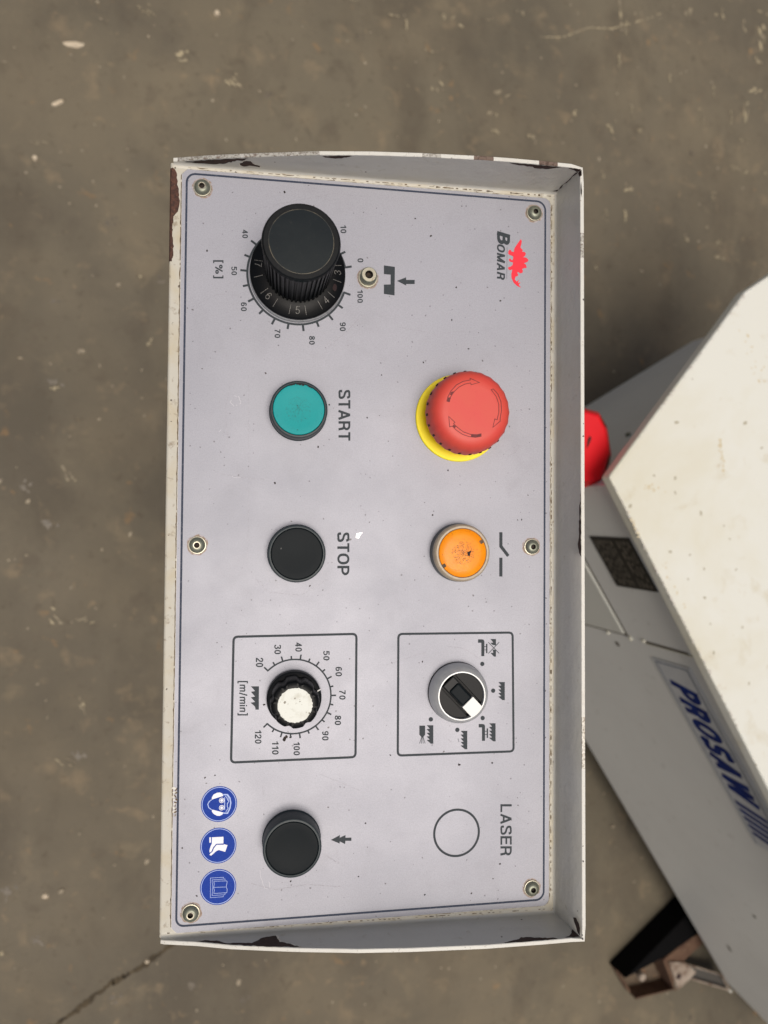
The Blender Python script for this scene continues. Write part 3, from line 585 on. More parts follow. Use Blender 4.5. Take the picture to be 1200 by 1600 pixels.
# sheet metal: ledge with the left fold
Z0 = -1.1
TW0, TW1 = P(580, 276.5, 1), P(868, 299, 1)                     # line of the top wall
BW0, BW1 = P(347, 1462, 1), P(868, 1428, 1)                     # line of the bottom wall
def nrm2(a, b, flip):
    d = Vector((b.x - a.x, b.y - a.y, 0)).normalized(); n = Vector((-d.y, d.x, 0)); return n if n.y * flip > 0 else -n
nT, nB = nrm2(TW0, TW1, 1), nrm2(BW0, BW1, -1)
ctr = PW(908.5, 263.5, TW0, nT); cbr = PW(907.5, 1464.5, BW0, nB); HR = (ctr.z + cbr.z) / 2
print('corner heights', ctr, cbr, HR)
RB = P(870, 860, 1).x                                            # right wall foot
def lineY(a, b, x): return a.y + (b.y - a.y) * (x - a.x) / (b.x - a.x)
LX = (P(262, 400, Z0).x + P(250, 1460, Z0).x) / 2
FR = 2.2
# path of (base point, top point, outward normal)
def samp(px, a, n):
    out = []
    for (u0, v0), (u1, v1) in zip(px, px[1:]):
        k = max(2, int(abs(u1 - u0) / 7))
        for i in range(k): t = i / k; out.append((u0 + (u1 - u0) * t, v0 + (v1 - v0) * t))
    out.append(px[-1]); return [(q[0], PW(q[0], q[1], a, n)) for q in out]
toppx = [(271, 252.5), (284, 251.5), (327, 248.4), (374, 246.2), (435, 244), (500, 242), (580, 242.5), (660, 245), (755, 249.8), (796, 252.7), (850, 257.5), (893, 261.8)]
botpx = [(251, 1468.5), (256, 1469.5), (307, 1472), (360, 1477), (427, 1480), (469, 1481.5), (560, 1483), (640, 1481.5), (760, 1476.5), (850, 1469.8), (893, 1466)]
tp = samp(toppx, TW0, nT); bp = samp(botpx, BW0, nB)
secs = []                                    # (px, py, base, top, outward, ) in sweep order
for u, p in tp:
    secs.append((('t', u), Vector((p.x, p.y, 0)), Vector((p.x, p.y, max(p.z, .3))), nT))
cT_, cB_ = Vector((RB, lineY(TW0, TW1, RB), 0)), Vector((RB, lineY(BW0, BW1, RB), 0))
tT_, tB_ = Vector((ctr.x, ctr.y, HR)), Vector((cbr.x, cbr.y, HR))
nR = Vector((1, 0, 0))
def worn_t(u): return 272 < u < 500 or 657 < u < 684 or 736 < u < 764 or 836 < u < 866
wall = MB()
def prof(base, top, nrm):
    h = top.z - Z0; r = min(FR, h * .9); out = []
    for k in range(6):
        a = math.pi / 2 * k / 5; out.append(base - nrm * (r - r * math.sin(a)) + Vector((0, 0, Z0 + r - r * math.cos(a))))
    fb = out[-1]; out.append(fb.lerp(top, .5)); out.append(top - Vector((0, 0, .25))); out.append(top + nrm * .25)
    out.append(top + nrm * 1.75); out.append(top + nrm * 2.0 - Vector((0, 0, .25))); out.append(Vector((base.x, base.y, -80)) + nrm * 2.0)
    return out
def mit(a, b): m = (a + b).normalized(); return m / m.dot(a)
rows = [(k, prof(b, t, n)) for k, b, t, n in secs]
mTR, mBR = mit(nT, nR), mit(nB, nR)
rows.append((('t', 890), prof(cT_, tT_, mTR)))
NR_ = 60
for i in range(1, NR_):
    t = i / NR_; rows.append((('r', 264 + 1200 * t), prof(cT_.lerp(cB_, t), tT_.lerp(tB_, t), nR)))
rows.append((('b', 905), prof(cB_, tB_, mBR)))
for u, p in bp[::-1]:
    rows.append((('b', u), prof(Vector((p.x, p.y, 0)), Vector((p.x, p.y, max(p.z, .3))), nB)))
for k, r in rows: wall.v += [tuple(p) for p in r]
NP = len(rows[0][1])
for i in range(len(rows) - 1):
    key = rows[i][0]
    for k in range(NP - 1):
        w = 0
        if k in (7, 8, 9):
            w = 1
            if key[0] == 't' and worn_t(key[1]): w = 2 if key[1] < 700 else 4
            if key[0] == 'r' and (345 < key[1] < 395 or 1120 < key[1] < 1200): w = 2
        if k < 2: w = 3
        wall.cur = w; wall.face((i * NP + k, (i + 1) * NP + k, (i + 1) * NP + k + 1, i * NP + k + 1))
# soften the outer corners of the rim
for ci, nn in ((len(secs), mTR), (len(secs) + NR_, mBR)):
    for k in (9, 10, 11):
        v = Vector(wall.v[ci * NP + k]); d = nn.normalized(); wall.v[ci * NP + k] = tuple(v - d * .75)
flange = wall.build('flange', [M['paint'], M['rim'], M['worn'], M['ledge'], M['primer']], box, smooth=38)
mb = MB(); yT = lambda x: lineY(TW0, TW1, x); yB = lambda x: lineY(BW0, BW1, x)
xl, xr = LX + 1.4, RB - FR + .05
n = 40
edge = [(LX, -80), (LX, Z0 - 1.6), (LX + .2, Z0 - .8), (LX + .6, Z0 - .25), (LX + 1.4, Z0)]
cols = [(x, z) for x, z in edge] + [(xr, Z0 - .0)]
for j, (x, z) in enumerate(cols):
    mb.v.append((x, yT(x) + .3 if j < 5 else yT(x) - .02 , z)); mb.v.append((x, yB(x) - .3 if j < 5 else yB(x) + .02, z))
for j in range(len(cols) - 1): mb.face((2 * j, 2 * j + 1, 2 * j + 3, 2 * j + 2))
mb.build('ledge', M['ledge'], box, smooth=50)
# closed body below (walls continue down; back cover)
mb = MB(); mb.prism([(LX, yT(LX)), (RB, yT(RB)), (RB, yB(RB)), (LX, yB(LX))], -80, -78.5); mb.build('back_cover', M['paint'], box)
mb = MB(); c = Vector((-20, 10, 0)); dn = Vector((R.transposed() @ Vector((0, 0, -1)))); dl = Vector((dn.dot(EX), dn.dot(EY), dn.dot(EZ)))
a = Vector((-30, 0, -79)); w0 = pc + ex * a.x + ey * a.y + ez * a.z; L0 = (w0.z - 2) / 1.0
mb.tube(a, a + dl * L0, 22, 24); mb.build('support_post', M['paint'], box, smooth=40)
# seam grime round the plate
def jitter_line(pts, z, w0, w1, seed, mbx, step=1.2, gap=.1):
    rnd = random.Random(seed)
    for a, b in zip(pts, pts[1:]):
        A, B = Vector(a), Vector(b); n = max(1, int((B - A).length / step)); prev = None; wobble = rnd.random() * 9
        q = [(A.lerp(B, i / n)) for i in range(n + 1)]; seg = []
        for i, p in enumerate(q):
            wn = w0 + (w1 - w0) * (.5 + .5 * noise.noise(Vector((p.x * .35, p.y * .35, seed)))) ** 2 * rnd.uniform(.5, 1.4)
            seg.append((p, wn))
        for (p, w), (p2, w2) in zip(seg, seg[1:]):
            if rnd.random() < gap: continue
            d = (p2 - p).normalized(); nn = Vector((-d.y, d.x)); b0 = len(mbx.v)
            mbx.v += [(p.x + nn.x * w / 2, p.y + nn.y * w / 2, z), (p.x - nn.x * w / 2, p.y - nn.y * w / 2, z), (p2.x - nn.x * w2 / 2, p2.y - nn.y * w2 / 2, z), (p2.x + nn.x * w2 / 2, p2.y + nn.y * w2 / 2, z)]
            mbx.face((b0, b0 + 1, b0 + 2, b0 + 3))
mb = MB(); pr = rrect(PLX0 - .25, PLY0 - .25, PLX1 + .35, PLY1 + .3, (-3, 4, 4, -3), 6); jitter_line(pr + [pr[0]], Z0 + .12, .35, 1.5, 4, mb, gap=.06)
jitter_line([(RB - 2.4, yT(RB) - 3), (RB - 2.2, yB(RB) + 3)], Z0 + .16, .1, .9, 9, mb, gap=.55)
jitter_line([(LX + 4, yT(0) - 1.6), (RB - 3, yT(RB) - 1.9)], Z0 + .2, .1, 1.3, 12, mb, gap=.5)
jitter_line([(LX + 4, yB(LX) + 1.8), (RB - 3, yB(RB) + 1.9)], Z0 + .2, .1, .8, 13, mb, gap=.7)
mb.build('seam_grime', M['grime'], box, kind='stuff')
# face plate
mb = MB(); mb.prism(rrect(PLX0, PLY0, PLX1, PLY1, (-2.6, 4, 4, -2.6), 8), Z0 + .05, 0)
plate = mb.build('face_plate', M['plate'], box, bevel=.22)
# bright cut edge of the plate
mb = MB(); pr = rrect(PLX0 + .05, PLY0 + .05, PLX1 - .05, PLY1 - .05, (-2.6, 4, 4, -2.6), 8); mb.stroke(pr, .22, .035, closed=True); mb.build('plate_edge', M['plate_cut'], plate)

# ---- printing
ZP = .06
mb = MB(); mb.stroke(rrect(-RX, -BY, RX, BY, (4.4, 4.8, 4.4, 3.6), 8), 1.0, ZP, closed=True); mb.build('border_line', M['ink_line'], plate)
def frame(cs, w, r, name):
    pts = [P(*c, ZP) for c in cs]; out = []
    for i in range(4):
        p, a, b = pts[i], pts[i - 1], pts[(i + 1) % 4]; da = (a - p).normalized(); db = (b - p).normalized()
        for k in range(6):
            t = k / 5; out.append((p + da * r * (1 - t) ** 2 + db * r * t ** 2))
    m_ = MB(); m_.stroke(out, w, ZP, closed=True); m_.build(name, M['ink'], plate)
frame([(365, 995), (557, 990.5), (555.5, 1183), (361, 1191.5)], 1.15, 2.2, 'frame_line')
frame([(622.5, 990.6), (801, 988.4), (802.5, 1174), (621.5, 1180.6)], 1.15, 2.2, 'frame_line')
def word(s, *a, m='ink', **k): mb = MB(); text_box(mb, s, *a, **k); mb.build('printed_word' if not s.isdigit() else 'printed_number', M[m], plate)
word('START', 528.5, 609, 547.5, 688.5, t=.17, gap=.09)
word('STOP', 527, 831.8, 546, 899, t=.17, gap=.09)
word('LASER', 781.6, 1256.6, 799.6, 1337, t=.155, gap=.11)
word('[%]', 333, 406.5, 349.2, 435, t=.15)
word('[m/min]', 371, 1064, 387.4, 1118, t=.15)
for s, a in (('20', (399.8, 1027.8, 411.4, 1042.4)), ('30', (428.6, 1007.4, 439.2, 1022.2)), ('40', (461.4, 1003.4, 471.8, 1018.2)), ('50', (505, 1017, 515, 1031.8)), ('60', (524.2, 1042, 534.4, 1056.8)),
             ('70', (530, 1078.6, 540, 1093.2)), ('80', (523, 1118, 533, 1133)), ('90', (503.2, 1142.4, 513.4, 1157)), ('100', (458.6, 1159.4, 468.6, 1180.2)), ('110', (425, 1158.4, 435.4, 1179)), ('120', (398.2, 1141, 408.6, 1162)),
             ('40', (378.6, 358.4, 387.4, 372.2)), ('50', (361.4, 416.4, 370.2, 430)), ('60', (376.4, 472.4, 385.6, 486.2)), ('70', (429, 514.6, 438, 528)), ('80', (483, 525, 492, 538.6)), ('90', (530.8, 503.6, 540.2, 517.4)),
             ('100', (558.4, 453, 567, 473.2)), ('0', (558.6, 403.6, 567.8, 410)), ('10', (532, 351.8, 541.2, 364.4))):
    word(s, *a, t=.17)
def scale_ring(cu, cv, rmm, a0, a1, nt_, l_long, l_short, w, every=2):
    c = P(cu, cv, ZP); mb = MB(); n = 96
    mb.stroke([(c.x + rmm * math.cos(a0 + (a1 - a0) * i / n), c.y + rmm * math.sin(a0 + (a1 - a0) * i / n)) for i in range(n + 1)], w, ZP)
    for k in range(nt_ + 1):
        a = a0 + (a1 - a0) * k / nt_; l = l_long if k % every == 0 else l_short; d = Vector((math.cos(a), math.sin(a)))
        p0 = Vector((c.x, c.y)) + d * (rmm - w * .3); p1 = Vector((c.x, c.y)) + d * (rmm + l); mb.stroke([p0, p1], w, ZP + .004)
    mb.build('scale_marking', M['ink'], plate); return c
cK2 = scale_ring(459.4, 1088.3, 18.6, math.radians(135), math.radians(135 - 270), 20, 2.6, 1.8, .8)
cK1 = scale_ring(464.5, 430.5, 25.1, math.radians(13), math.radians(343), 20, 3.5, 3.0, 1.1)
def crop(o, s, pts): return [(o[0] + x / s, o[1] + y / s) for x, y in pts]
def picto(polys, name='pictogram', m='ink', z=ZP, parent=None):
    mb = MB()
    for p in polys: mb.flat([P(u, v, z) for u, v in p])
    return mb.build(name, M[m], parent or plate)
def seg(mb, a, b, w, z=ZP): mb.stroke([P(*a, z), P(*b, z)], w, z)
c2 = ((580, 230), 3.4286)
picto([crop(*c2, [(68, 633), (127, 641), (125, 794), (68, 786), (68, 736), (104, 735), (104, 683), (68, 680)])], 'pictogram')
picto([crop(*c2, [(138, 716), (187, 697), (187, 711), (233, 711), (233, 733), (187, 733), (187, 741)])], 'arrow_symbol')
picto([crop((240, 1190), 3.529, [(978, 432), (1028, 405), (1026, 420), (1058, 405), (1058, 420), (1091, 419), (1091, 437), (1058, 437), (1056, 455), (1026, 440), (1026, 452)])], 'arrow_symbol')
c4 = ((600, 540), 3.636)
picto([crop(*c4, [(655, 1060), (673, 1060), (673, 1137), (713, 1190), (699, 1201), (655, 1143)]), crop(*c4, [(655, 1205), (673, 1205), (673, 1312), (655, 1312)])], 'switch_symbol')
blade = crop((730, 980), 8, [(470, 686), (390, 686), (426, 728), (388, 733), (426, 776), (388, 779), (426, 820), (388, 823), (426, 862), (388, 867), (440, 912), (470, 912)])
def bshift(du, dv, s=1.0): return [((u - 788.75) * s + 788.75 + du, (v - 1065.7) * s + 1065.7 + dv) for u, v in blade]
picto([blade], 'saw_blade_symbol')
def clamp(du, dv):
    f = lambda pts: [(u + du, v + dv) for u, v in crop((730, 980), 8, pts)]
    return [f([(136, 152), (188, 152), (206, 158), (215, 177), (215, 362), (177, 362), (177, 195), (136, 195)]), f([(235, 207), (253, 207), (253, 325), (235, 325)]), f([(215, 238), (235, 238), (235, 246), (215, 246)]), f([(215, 280), (235, 280), (235, 288), (215, 288)])]
half1 = crop((730, 980), 8, [(360, 148), (290, 148), (326, 192), (290, 196), (318, 222), (360, 228)]); half2 = crop((730, 980), 8, [(360, 282), (320, 280), (326, 322), (290, 320), (335, 368), (360, 368)])
picto(clamp(0, 0) + [half1, half2], 'clamp_symbol'); picto(clamp(1, 132.3) + [bshift(-14.4, 64.4)], 'clamp_symbol')
mb = MB(); seg(mb, (763, 1003.5), (780, 1021), .35, ZP + .02); seg(mb, (780, 1003.5), (763, 1021), .35, ZP + .02); mb.build('cross_out_mark', M['ink'], plate)
picto([bshift(-111.7, 67.5, 1.02)] + [crop((640, 1100), 10, [(152, 338), (243, 338), (243, 480), (215, 515), (183, 515), (152, 480)])], 'coolant_symbol')
mb = MB()
for a, b in (((190, 513), (155, 618)), ((196, 513), (183, 618)), ((205, 513), (213, 618)), ((211, 513), (242, 618))): seg(mb, *crop((640, 1100), 10, [a, b]), .28)
mb.build('coolant_jet', M['ink'], plate)
picto([bshift(-58.6, 76.2, 1.02)] + [crop((640, 1100), 10, q) for q in ([(752, 542), (768, 545), (768, 556), (752, 554)], [(757, 560), (770, 568), (772, 580), (764, 578)], [(765, 585), (775, 585), (775, 597), (765, 595)])], 'saw_blade_symbol')
picto([crop((340, 970), 5, [(323, 512), (260, 512), (293, 549), (260, 555), (293, 592), (260, 598), (293, 634), (258, 640), (293, 672), (258, 660), (295, 695), (320, 695)][:9] + [(296, 694), (322, 694)])], 'saw_blade_symbol')
for q in ((768, 337), (853, 546), (771, 760), (573, 852), (366, 770)):
    u, v = crop((600, 970), 5, [q])[0]; c = P(u, v, ZP); mb = MB(); mb.flat([(c.x + 1.15 * math.cos(i * math.pi / 12), c.y + 1.15 * math.sin(i * math.pi / 12)) for i in range(24)], ZP); mb.build('position_dot', M['ink'], plate)
c = P(713.5, 1301.3, ZP); r_ = 11.9
mb = MB(); mb.stroke([(c.x + r_ * math.cos(i * math.pi / 36), c.y + r_ * math.sin(i * math.pi / 36)) for i in range(72)], 1.15, ZP, closed=True); mb.build('blank_ring', M['ink'], plate)
# maker's mark
mb = MB(); text_box(mb, 'B', 776.2, 360.8, 797.4, 382.6, t=.22, shear=.22); text_box(mb, 'OMAR', 776, 381.6, 789.4, 437.4, t=.19, shear=.22); mb.build('brand_lettering', M['ink'], plate)
mb = MB(); seg(mb, (792.4, 386), (791.8, 435.5), .16); mb.build('underline', M['ink_line'], plate)
dino = [(655, 295), (665, 330), (640, 440), (655, 460), (685, 490), (668, 515), (715, 525), (740, 548), (728, 595), (690, 622), (745, 630), (775, 655), (790, 685), (765, 712), (705, 735), (745, 765), (755, 820), (705, 830), (668, 842), (685, 880), (675, 915), (630, 925), (590, 895), (578, 920), (600, 955), (580, 980), (545, 985), (543, 1010), (530, 1035), (570, 1080), (612, 1040), (600, 1080), (590, 1110), (640, 1090), (607, 1140), (650, 1192), (580, 1165), (510, 1100), (470, 1010), (468, 930), (488, 855), (440, 865), (405, 840), (412, 810), (450, 800), (490, 770), (500, 722), (440, 705), (420, 672), (432, 650), (462, 650), (457, 675), (492, 675), (503, 640), (500, 605), (440, 580), (410, 560), (412, 510), (435, 480), (462, 490), (468, 515), (515, 525), (525, 460), (555, 410), (600, 345), (640, 290)]
picto([crop((760, 350), 12, dino)], 'red_emblem', 'logo_red')

# ---- safety signs
def sign(cu, cv, build, label):
    c = P(cu, cv, ZP); mb = MB(); r = 8.75
    circ = lambda r, z: [(c.x + r * math.cos(i * math.pi / 32), c.y + r * math.sin(i * math.pi / 32), z) for i in range(64)]
    mb.flat(circ(r, ZP)); s = mb.build('safety_sign', M['sign_blue'], plate, label=label)
    mb = MB(); mb.stroke(circ(r * .935, ZP + .03), .3, closed=True); mb.build('ring', M['sign_line'], s); build(s)
def head(s):
    o = ((300, 1220), 13.33); z = ZP + .04
    picto([crop(*o, [(412, 390), (415, 340), (450, 285), (520, 250), (580, 242), (630, 262), (652, 315)]), crop(*o, [(420, 600), (652, 660), (635, 700), (580, 732), (520, 728), (450, 690), (412, 640)])], 'ear_muff', 'sign_white', z, s)
    mb = MB(); st = lambda pts, w, zz=z: mb.stroke([P(u, v, zz) for u, v in crop(*o, pts)], w)
    st([(412, 392), (360, 430), (328, 490), (350, 560), (412, 606)], .42); st([(650, 288), (740, 288), (790, 360), (808, 460), (790, 570), (740, 675), (650, 672)], .6)
    st([(690, 315), (725, 345), (742, 395), (768, 425), (735, 480), (735, 540), (755, 570), (705, 645)], .36, z + .01); st([(680, 345), (680, 605)], .4, z + .015); st([(725, 300), (765, 345), (755, 400)], .25, z + .02); mb.build('face_line', M['sign_line'], s)
    for v in (408, 560):
        u0, v0 = crop(*o, [(618, v)])[0]; q = P(u0, v0, z); mb = MB()
        mb.stroke([(q.x + 1.15 * math.cos(i * math.pi / 10), q.y + 1.15 * math.sin(i * math.pi / 10), z + .02) for i in range(20)], .3, closed=True); mb.flat([(q.x + .72 * math.cos(i * math.pi / 8), q.y + .72 * math.sin(i * math.pi / 8), z + .02) for i in range(16)]); mb.build('goggle', M['sign_white'], s)
def boots(s):
    o = ((300, 1310), 13.33); z = ZP + .04
    picto([crop(*o, [(415, -22), (655, -35), (655, 105), (505, 112), (435, 195), (412, 262), (368, 300), (362, 250), (385, 170), (412, 110)])], 'boot', 'sign_white', z, s)
    picto([crop(*o, [(360, -20), (395, -22), (393, 90), (362, 88)])], 'boot_shaft', 'sign_white', z + .01, s)
    picto([crop(*o, [(515, 132), (655, 132), (668, 120), (740, 140), (692, 280), (560, 242), (510, 262), (400, 358), (362, 345), (385, 310), (432, 272), (452, 210)])], 'boot', 'sign_white', z + .02, s)
def book(s):
    o = ((300, 1310), 13.33); z = ZP + .04; mb = MB(); st = lambda pts, w=.2, zz=z: mb.stroke([P(u, v, zz) for u, v in crop(*o, pts)], w)
    st([(660, 835), (655, 810), (385, 825), (382, 1235), (650, 1215), (655, 1185)]); st([(690, 870), (688, 845), (420, 865), (432, 1000), (420, 1190), (688, 1172), (688, 1140)], .2, z + .005)
    st([(455, 893), (720, 885), (733, 905), (712, 1010), (733, 1060), (725, 1130), (455, 1148), (465, 1080), (450, 1020), (465, 960), (455, 893)], .22, z + .01); st([(450, 1020), (712, 1012)], .2, z + .015); mb.build('book_outline', M['sign_line'], s)
sign(342.3, 1256.3, head, 'round blue sign with a face wearing ear muffs and goggles')
sign(341.2, 1321.2, boots, 'round blue sign with white safety boots')
sign(340.9, 1386, book, 'round blue sign with an open booklet')

# ---- screws
def screw(u, v, r, lab=None, dark=False):
    c = P(u, v, 0); k = r / 4.6
    mb = MB()
    rf = lambda a, kk: 1 + .12 * noise.noise(Vector((math.cos(a) * 2 + u, math.sin(a) * 2 + v, 1)))
    mb.lathe((c.x, c.y), [(r * 1.16, .015), (r * 1.14, .03), (r * .8, .04)], 40, rf=rf)
    halo = M['halo']
    sc = MB(); sc.lathe((c.x, c.y), [(r, 0), (r, .5), (r * .96, .8), (r * .86, .85), (r * .84, .7)], 48)
    s_ = sc.build('screw', M['steel_bright'], box, smooth=35)
    sc = MB(); sc.lathe((c.x, c.y), [(r * .88, .5), (r * .88, 1.0), (r * .85, 1.6), (r * .74, 2.3), (r * .58, 2.8), (r * .42, 3.0), (r * .32, 3.0), (r * .32, .6), (0, .5)], 48)
    sc.build('dome', M['steel'], s_, smooth=40)
    hx = MB(); hx.lathe((c.x, c.y), [(r * .33, 2.9), (r * .31, 2.4), (r * .30, 1.2), (0, 1.1)], 24); hx.build('hex_socket', M['hole'], s_)
    if dark:
        hr = MB(); hr.lathe((c.x, c.y), [(r * .42, 2.98), (r * .40, 3.10), (r * .31, 3.08), (r * .30, 2.9)], 32); hr.build('socket_rim', M['steel_bright'], s_, smooth=50)
    mb.build('rust_stain', halo, s_)
for a in ((316.2, 294.1, 4.45, 1), (308.3, 851.7, 4.45, 1), (298.3, 1426, 4.45, 1), (834.4, 333.7, 4.3, 0), (830.5, 854.3, 4.3, 0), (830.5, 1387.2, 4.3, 0)): screw(a[0], a[1], a[2], dark=bool(a[3]))
c = P(574.6, 434.6, 0)
mb = MB(); mb.lathe((c.x, c.y), [(5.1, 0), (5.1, .7), (4.9, .95), (3, 1.0)], 48); bs = mb.build('screw', M['steel_bright'], box, smooth=35, label='bigger socket head screw with washer beside the large knob')
mb = MB(); mb.lathe((c.x, c.y), [(4.3, .9), (4.35, 3.0), (4.2, 4.6), (3.7, 5.6), (2.05, 5.6), (1.95, 5.2), (1.95, 2)], 48, rf=lambda a, k: 1 + (.012 * math.sin(a * 24) if k < 3 else 0)); mb.build('head', M['steel'], bs, smooth=35)
mb = MB(); mb.lathe((c.x, c.y), [(3.55, 5.62), (2.1, 5.64)], 48); mb.build('head_face', M['steel_bright'], bs)
mb = MB(); mb.lathe((c.x, c.y), [(2.15, 5.66), (1.95, 5.3), (1.9, 3), (0, 2.9)], 6, ang0=math.pi / 6); mb.build('hex_socket', M['hole'], bs)
mb = MB(); mb.lathe((c.x, c.y), [(5.7, .02), (4, .03)], 40, rf=lambda a, k: 1 + .1 * noise.noise(Vector((math.cos(a) * 2, math.sin(a) * 2, 4)))); mb.build('rust_stain', M['halo'], bs)

# ---- push buttons
def flecks(mb, c, r, n, z, size, seed):
    rnd = random.Random(seed)
    for i in range(n):
        a = rnd.uniform(0, 6.283); q = r * rnd.random() ** .75
        x, y = c[0] + q * math.cos(a), c[1] + q * math.sin(a); s_ = size * rnd.uniform(.3, 1.1)
        mb.flat(ragged((x, y), s_, s_ * .7, a, 6, .5, z + i * .0002, i))
def push(u, v, h, cap, name, label, dish=.5, r=14.25, rc_=12.65):
    c = P(u, v, h); c = (c.x, c.y)
    mb = MB(); mb.lathe(c, [(r + .35, 0), (r + .35, .8), (r, 1.2), (r, h - .7), (r - .2, h - .2), (r - .6, h), (rc_ + .35, h - .05), (rc_ + .12, h - .4), (rc_ + .1, h - 3)], 96)
    b = mb.build(name, M['bezel'], box, smooth=32, label=label)
    mb = MB(); mb.lathe(c, [(rc_, h - 3), (rc_, h - .55), (rc_ - .25, h - .25), (rc_ - .9, h - .2), (rc_ * .7, h - .2 - dish * .35), (rc_ * .35, h - .2 - dish * .85), (0, h - .2 - dish)], 96)
    cp = mb.build('push_cap', M[cap], b, smooth=32); return b, cp, c
b, cp, c = push(467, 639.3, 10.5, 'green', 'push_button', 'turquoise push button in a charcoal ring')
mb = MB(); flecks(mb, c, 6.5, 300, 10.0, .2, 1); mb.build('worn_fleck', M['worn_centre'], cp, kind='stuff')
mb = MB()
for a0, a1, w in ((100, 112, .5), (78, 96, .7), (60, 70, .5)):
    A, Bq = math.radians(a0), math.radians(a1); o_ = [(c[0] + 12.7 * math.cos(A + (Bq - A) * i / 6), c[1] + 12.7 * math.sin(A + (Bq - A) * i / 6), 10.52) for i in range(7)]
    i_ = [(c[0] + (12.7 - w * (1 + .5 * math.sin(i * 2.3))) * math.cos(A + (Bq - A) * i / 6), c[1] + (12.7 - w * (1 + .5 * math.sin(i * 2.3))) * math.sin(A + (Bq - A) * i / 6), 10.52) for i in range(6, -1, -1)]
    mb.flat(o_ + i_)
mb.build('edge_chip', M['notch'], cp)
push(464, 865.3, 8.5, 'blackcap', 'push_button', 'flat black push button between turquoise button and boxed dial')
push(456.7, 1326, 11.5, 'blackcap', 'push_button', 'flat black push button beside the blue safety signs')
# lamp button
h = 9.5; c = P(723, 864, h); c = (c.x, c.y)
mb = MB(); mb.lathe(c, [(15.2, 0), (15.2, 2), (15.0, 5.6), (14.2, 5.8)], 96); lb = mb.build('lamp_button', M['bezel'], box, smooth=32, label='orange illuminated button in a yellowed clear ring')
mb = MB(); mb.lathe(c, [(14.9, 5.6), (14.85, 7.4), (14.4, 8.8), (13.7, h), (12.75, h), (12.5, h - .5), (12.4, h - 2)], 96); mb.build('lens_ring', M['beige_ring'], lb, smooth=32)
mb = MB(); mb.lathe(c, [(12.4, h - 2), (12.35, h - .2), (12.0, h + .15), (9, h + .5), (5, h + .7), (0, h + .75)], 96); ln = mb.build('lens', M['lens'], lb, smooth=40)
mb = MB(); flecks(mb, c, 6.0, 420, h + .79, .26, 5); mb.build('worn_fleck', M['lens_worn'], ln, kind='stuff')
mb = MB(); q = P(732.5, 865, h + .85); mb.flat(ragged((q.x, q.y), .6, 1.5, .2, 10, .4, h + .84, 2)); q = P(735, 862, h + .85); mb.flat(ragged((q.x, q.y), .5, .9, -.6, 8, .4, h + .86, 4)); mb.build('black_pit', M['notch'], ln)
mb = MB()
for (u, v) in ((752.5, 846.5), (694, 884)):
    q = P(u, v, h + .4); d = Vector((q.x - c[0], q.y - c[1])).normalized(); nn = Vector((-d.y, d.x)); mb.box((q.x, q.y, h + .22), (.9, .9, .2), (Vector((d.x, d.y, 0)), Vector((nn.x, nn.y, 0)), Vector((0, 0, 1))))
mb.build('notch', M['tray'], ln)

# ---- emergency stop
c0 = P(717, 653, 1.5); ce = (c0.x, c0.y)
mb = MB(); mb.lathe(ce, [(22.9, 0), (22.9, 1.2), (22.6, 1.6), (14, 1.8)], 96); es = mb.build('emergency_stop_button', M['yellow'], box, smooth=35, label='red mushroom emergency stop on a yellow disc')
c1 = P(733, 642, 27.0); print('estop axis', ce, c1)
cm = (c1.x + 2.0, c1.y + .6)
mb = MB(); mb.lathe(cm, [(17.6, 1.7), (17.6, 6), (16.6, 9), (16.4, 14)], 96); mb.build('collar', M['peach'], es, smooth=35)
HT = 27.0; RM = 20.9
def scal(a, k): return 1 + (.007 * math.cos(a * 24) if 1 <= k <= 5 else 0)
mb = MB(); mb.lathe(cm, [(16.4, 11), (RM - .8, 11.4), (RM - .1, 12.6), (RM, 14.5), (RM - .35, 19), (RM - 1.0, 22.4), (RM - 2.4, 25.0), (RM - 4.2, 26.4), (RM - 6.5, HT), (RM - 9, HT + .05), (0, HT - .1)], 192, rf=scal)
hd = mb.build('mushroom_head', M['red'], es, smooth=40)
mb = MB()
for k in range(24):
    a = math.radians(15 * k + 4); d = Vector((math.cos(a), math.sin(a), 0)); nn = Vector((-d.y, d.x, 0)); mb.box(Vector((cm[0], cm[1], 16.6)) + d * (RM + .02), (.3, .55, 1.0), (d, nn, Vector((0, 0, 1))))
mb.build('grip_notch', M['notch'], hd, kind='stuff')
o = ((640, 560), 6.667)
arr = [[(388, 445), (400, 400), (430, 340), (490, 275), (560, 238), (632, 225), (632, 208), (727, 250), (640, 275), (637, 255), (575, 268), (515, 298), (460, 350), (425, 405), (415, 452)],
       [(872, 318), (920, 370), (952, 450), (958, 540), (945, 620), (943, 655), (868, 718), (888, 630), (912, 640), (930, 560), (930, 480), (905, 400), (850, 325)],
       [(745, 785), (745, 812), (690, 822), (620, 815), (550, 790), (490, 750), (445, 705), (418, 712), (408, 605), (472, 665), (458, 680), (500, 720), (560, 765), (630, 790), (700, 795)]]
for i, a in enumerate(arr):
    z = HT + .12; mb = MB(); mb.stroke([P(u, v, z) for u, v in crop(*o, a)], .32, closed=True); mb.build('engraved_arrow', M['red_dark'], hd)
mb = MB()
for a in ([(392, 445), (405, 405), (432, 410), (414, 450)], [(430, 350), (450, 345), (470, 345), (440, 385), (420, 380)], [(745, 785), (745, 810), (690, 820), (640, 816), (640, 795), (700, 797)], [(460, 690), (485, 712), (470, 725), (448, 705)]): mb.flat([P(u, v, HT + .10) for u, v in crop(*o, a)])
mb.build('engraved_dirt', M['red_dark'], hd)

